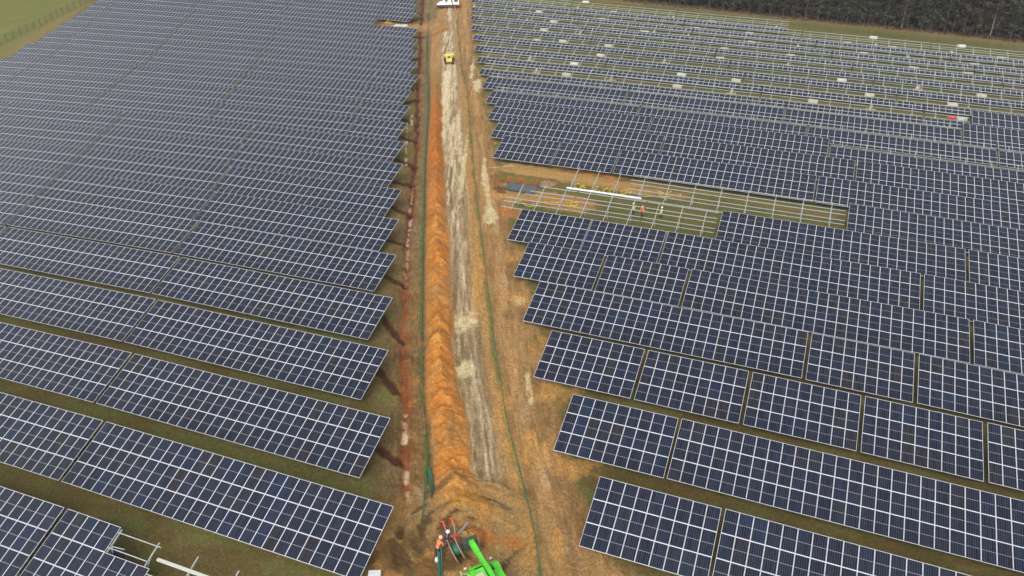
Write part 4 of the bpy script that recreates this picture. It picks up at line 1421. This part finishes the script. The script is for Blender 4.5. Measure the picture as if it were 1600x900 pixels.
# things in the far-left notch
mb = MB(); g = gpt(607, 37)
mb.box(g+Vector((0, 0, .2)), (2.2, .3, .3), .1); mb.bar(g+Vector((-.2, -.5, .1)), g+Vector((-.2, .5, 1.1)), .16); mb.bar(g+Vector((-.9, 0, .4)), g+Vector((.7, 0, .7)), .1)
tag(mb.build('trench_shoring', mat('dull_yellow_steel', (.38, .30, .06), .6, 0, .2, 2), bevel=.03), 'yellow steel beams lying in the notch of the far left field', 'steel beams')
mb = MB(); g = gpt(626, 41)
for i in range(5): mb.box(g+Vector((i*.5-1, .1*i, .15+.05*(i % 2))), (1.4, 1.8, .12), .1*i)
tag(mb.build('white_sheeting', WHITE), 'white sheets lying on the bare soil of the far left notch', 'sheets')

# ------------------------------------------------------------------ the wood
BARK = mat('pine_bark', (.055, .042, .032), .9, 0, .3, 3)
BARKP = mat('pale_bark', (.19, .16, .125), .9, 0, .25, 3)
LEAF = [mat('pine_needles', (.038, .054, .018), .8, 0, .5, .7), mat('dry_twigs', (.050, .036, .022), .9, 0, .3, 1.5)]


def tree_proto(seed, ht, pale, green):
    rnd = random.Random(seed)
    rt = empty('pine_tree')
    mb_ = MB()
    lean_ = (rnd.uniform(-.5, .5), rnd.uniform(-.4, .4))
    pts_ = [(lean_[0]*t_i**1.5, lean_[1]*t_i**1.5, -.3+(ht+.3)*t_i) for t_i in np.linspace(0, 1, 7)]
    mb_.tube(pts_, [.15, .135, .12, .10, .08, .05, .02], 7)
    limbs = []
    for k in range(46):
        z_ = rnd.uniform(.06, .97)*ht
        a_ = rnd.uniform(0, 6.28); ln = (1-z_/ht)*2.6+.8 if z_ > .45*ht else rnd.uniform(.8, 2.2)
        b0_ = Vector((lean_[0]*(z_/ht)**1.5, lean_[1]*(z_/ht)**1.5, z_))
        e_ = b0_+Vector((math.cos(a_)*ln, math.sin(a_)*ln, rnd.uniform(-.2, .5)))
        mb_.tube([b0_, e_], [.035, .012], 4, cap=False)
        limbs.append((b0_, e_, z_/ht))
    mb_.build('trunk', BARKP if pale else BARK, rt)
    cr_ = MB()
    for b0_, e_, zf in limbs:
        dens = 24 if zf > .4 else 15
        for _ in range(dens):
            c_ = b0_.lerp(e_, rnd.uniform(.3, 1.1)) + Vector((rnd.gauss(0, .35), rnd.gauss(0, .35), rnd.gauss(0, .28)))
            s_ = rnd.uniform(.14, .38)
            R = Matrix.Rotation(rnd.uniform(0, 6.28), 3, 'Z') @ Matrix.Rotation(rnd.uniform(-1.2, 1.2), 3, 'X')
            b_i = len(cr_.v)
            for q_ in ((-s_, -s_*.4, 0), (s_, -s_*.5, .03), (s_*.8, s_*.5, 0), (-s_*.7, s_*.4, .05)):
                cr_.v.append(tuple(R @ Vector(q_) + c_))
            cr_.face((b_i, b_i+1, b_i+2, b_i+3), 0 if (green and zf > .12 and rnd.random() < .8 or rnd.random() < .2) else 1)
    cr_.build('crown', LEAF, rt)
    return rt


KINDS = [('dark evergreen pine in the wood beyond the right field', False, True), ('bare pale trunked tree in the wood beyond the right field', True, False),
         ('brown twiggy tree in the wood beyond the right field', False, False)]
pro = []
for kd, (lb, pale_, gr_) in enumerate(KINDS):
    for v in range(3): pro.append((kd, tree_proto(100+kd*10+v, [17, 14, 13][kd]+v, pale_, gr_)))
used = set()
rnd = random.Random(5)
Lf = float(np.hypot(*(B2-A2)))
cnt = 0
depths = [(1.5, 3.4), (4.0, 2.9), (7.5, 3.0), (11.5, 3.2), (16, 3.6), (22, 4.2), (30, 5)]
for dep, step_ in depths:
    s_ = -18 - rnd.uniform(0, 3)
    while s_ < Lf + 14:
        x_, y_ = A2 + d2*s_ + n2*(dep+rnd.uniform(-1.2, 1.2))
        kd = rnd.choices([0, 1, 2], [.70, .06, .24])[0]
        ci = [i for i, (k_, _) in enumerate(pro) if k_ == kd]
        pi_ = rnd.choice(ci)
        if pi_ not in used: o = pro[pi_][1]; used.add(pi_)
        else: o = copy_tree(pro[pi_][1])
        o.location = (x_, y_, gz(x_, y_)); o.rotation_euler = (0, 0, rnd.uniform(0, 6.28))
        sc_ = rnd.uniform(.85, 1.15); o.scale = (sc_, sc_, sc_)
        tag(o, KINDS[kd][0], 'tree', ['evergreen pines of the wood', 'pale trunked trees of the wood', 'twiggy trees of the wood'][kd])
        s_ += step_*rnd.uniform(.6, 1.4); cnt += 1
# undergrowth under the trees
ub = MB()
for _ in range(5200):
    s_ = rnd.uniform(-15, Lf+12); dep = rnd.uniform(-1.2, 38)**1.0
    x_, y_ = A2 + d2*s_ + n2*dep
    z_ = gz(x_, y_)
    hgt = rnd.uniform(.15, .7)
    a_ = rnd.uniform(0, 3.14); wd = rnd.uniform(.1, .5)
    dx_, dy_ = math.cos(a_)*wd, math.sin(a_)*wd
    b_i = len(ub.v)
    ub.v += [(x_-dx_, y_-dy_, z_-.05), (x_+dx_, y_+dy_, z_-.05), (x_+dx_*.6+rnd.uniform(-.2, .2), y_+dy_*.6, z_+hgt), (x_-dx_*.7, y_-dy_*.7+rnd.uniform(-.2, .2), z_+hgt*.8)]
    ub.face((b_i, b_i+1, b_i+2, b_i+3))
tag(ub.build('undergrowth', mat('bramble', (.055, .038, .022), .9, 0, .35, .8)), 'brown brambles and dead growth under the wood', 'undergrowth', kind='stuff')
# thin haze volume added over the whole site to grey the far rows
zt = max(CAM_H, 40)+6
zb = float(Z.min())-1.0
hz = MB()
hx0, hx1, hy0, hy1 = -3200., 3200., -3200., 3200.
hz.hexa([(hx0, hy0, zb), (hx1, hy0, zb), (hx1, hy1, zb), (hx0, hy1, zb), (hx0, hy0, zt), (hx1, hy0, zt), (hx1, hy1, zt), (hx0, hy1, zt)])
hm = D.materials.new('haze_volume'); hm.use_nodes = True
hm.node_tree.nodes.clear()
ho = hm.node_tree.nodes.new('ShaderNodeOutputMaterial'); hv = hm.node_tree.nodes.new('ShaderNodeVolumePrincipled')
hv.inputs['Color'].default_value = (.86, .90, .95, 1); hv.inputs['Density'].default_value = .00018
hm.node_tree.links.new(hv.outputs[0], ho.inputs['Volume'])
tag(hz.build('haze', hm), 'thin grey haze over the far rows', 'haze', kind='stuff')
print('objects', len(D.objects), 'trees', cnt)
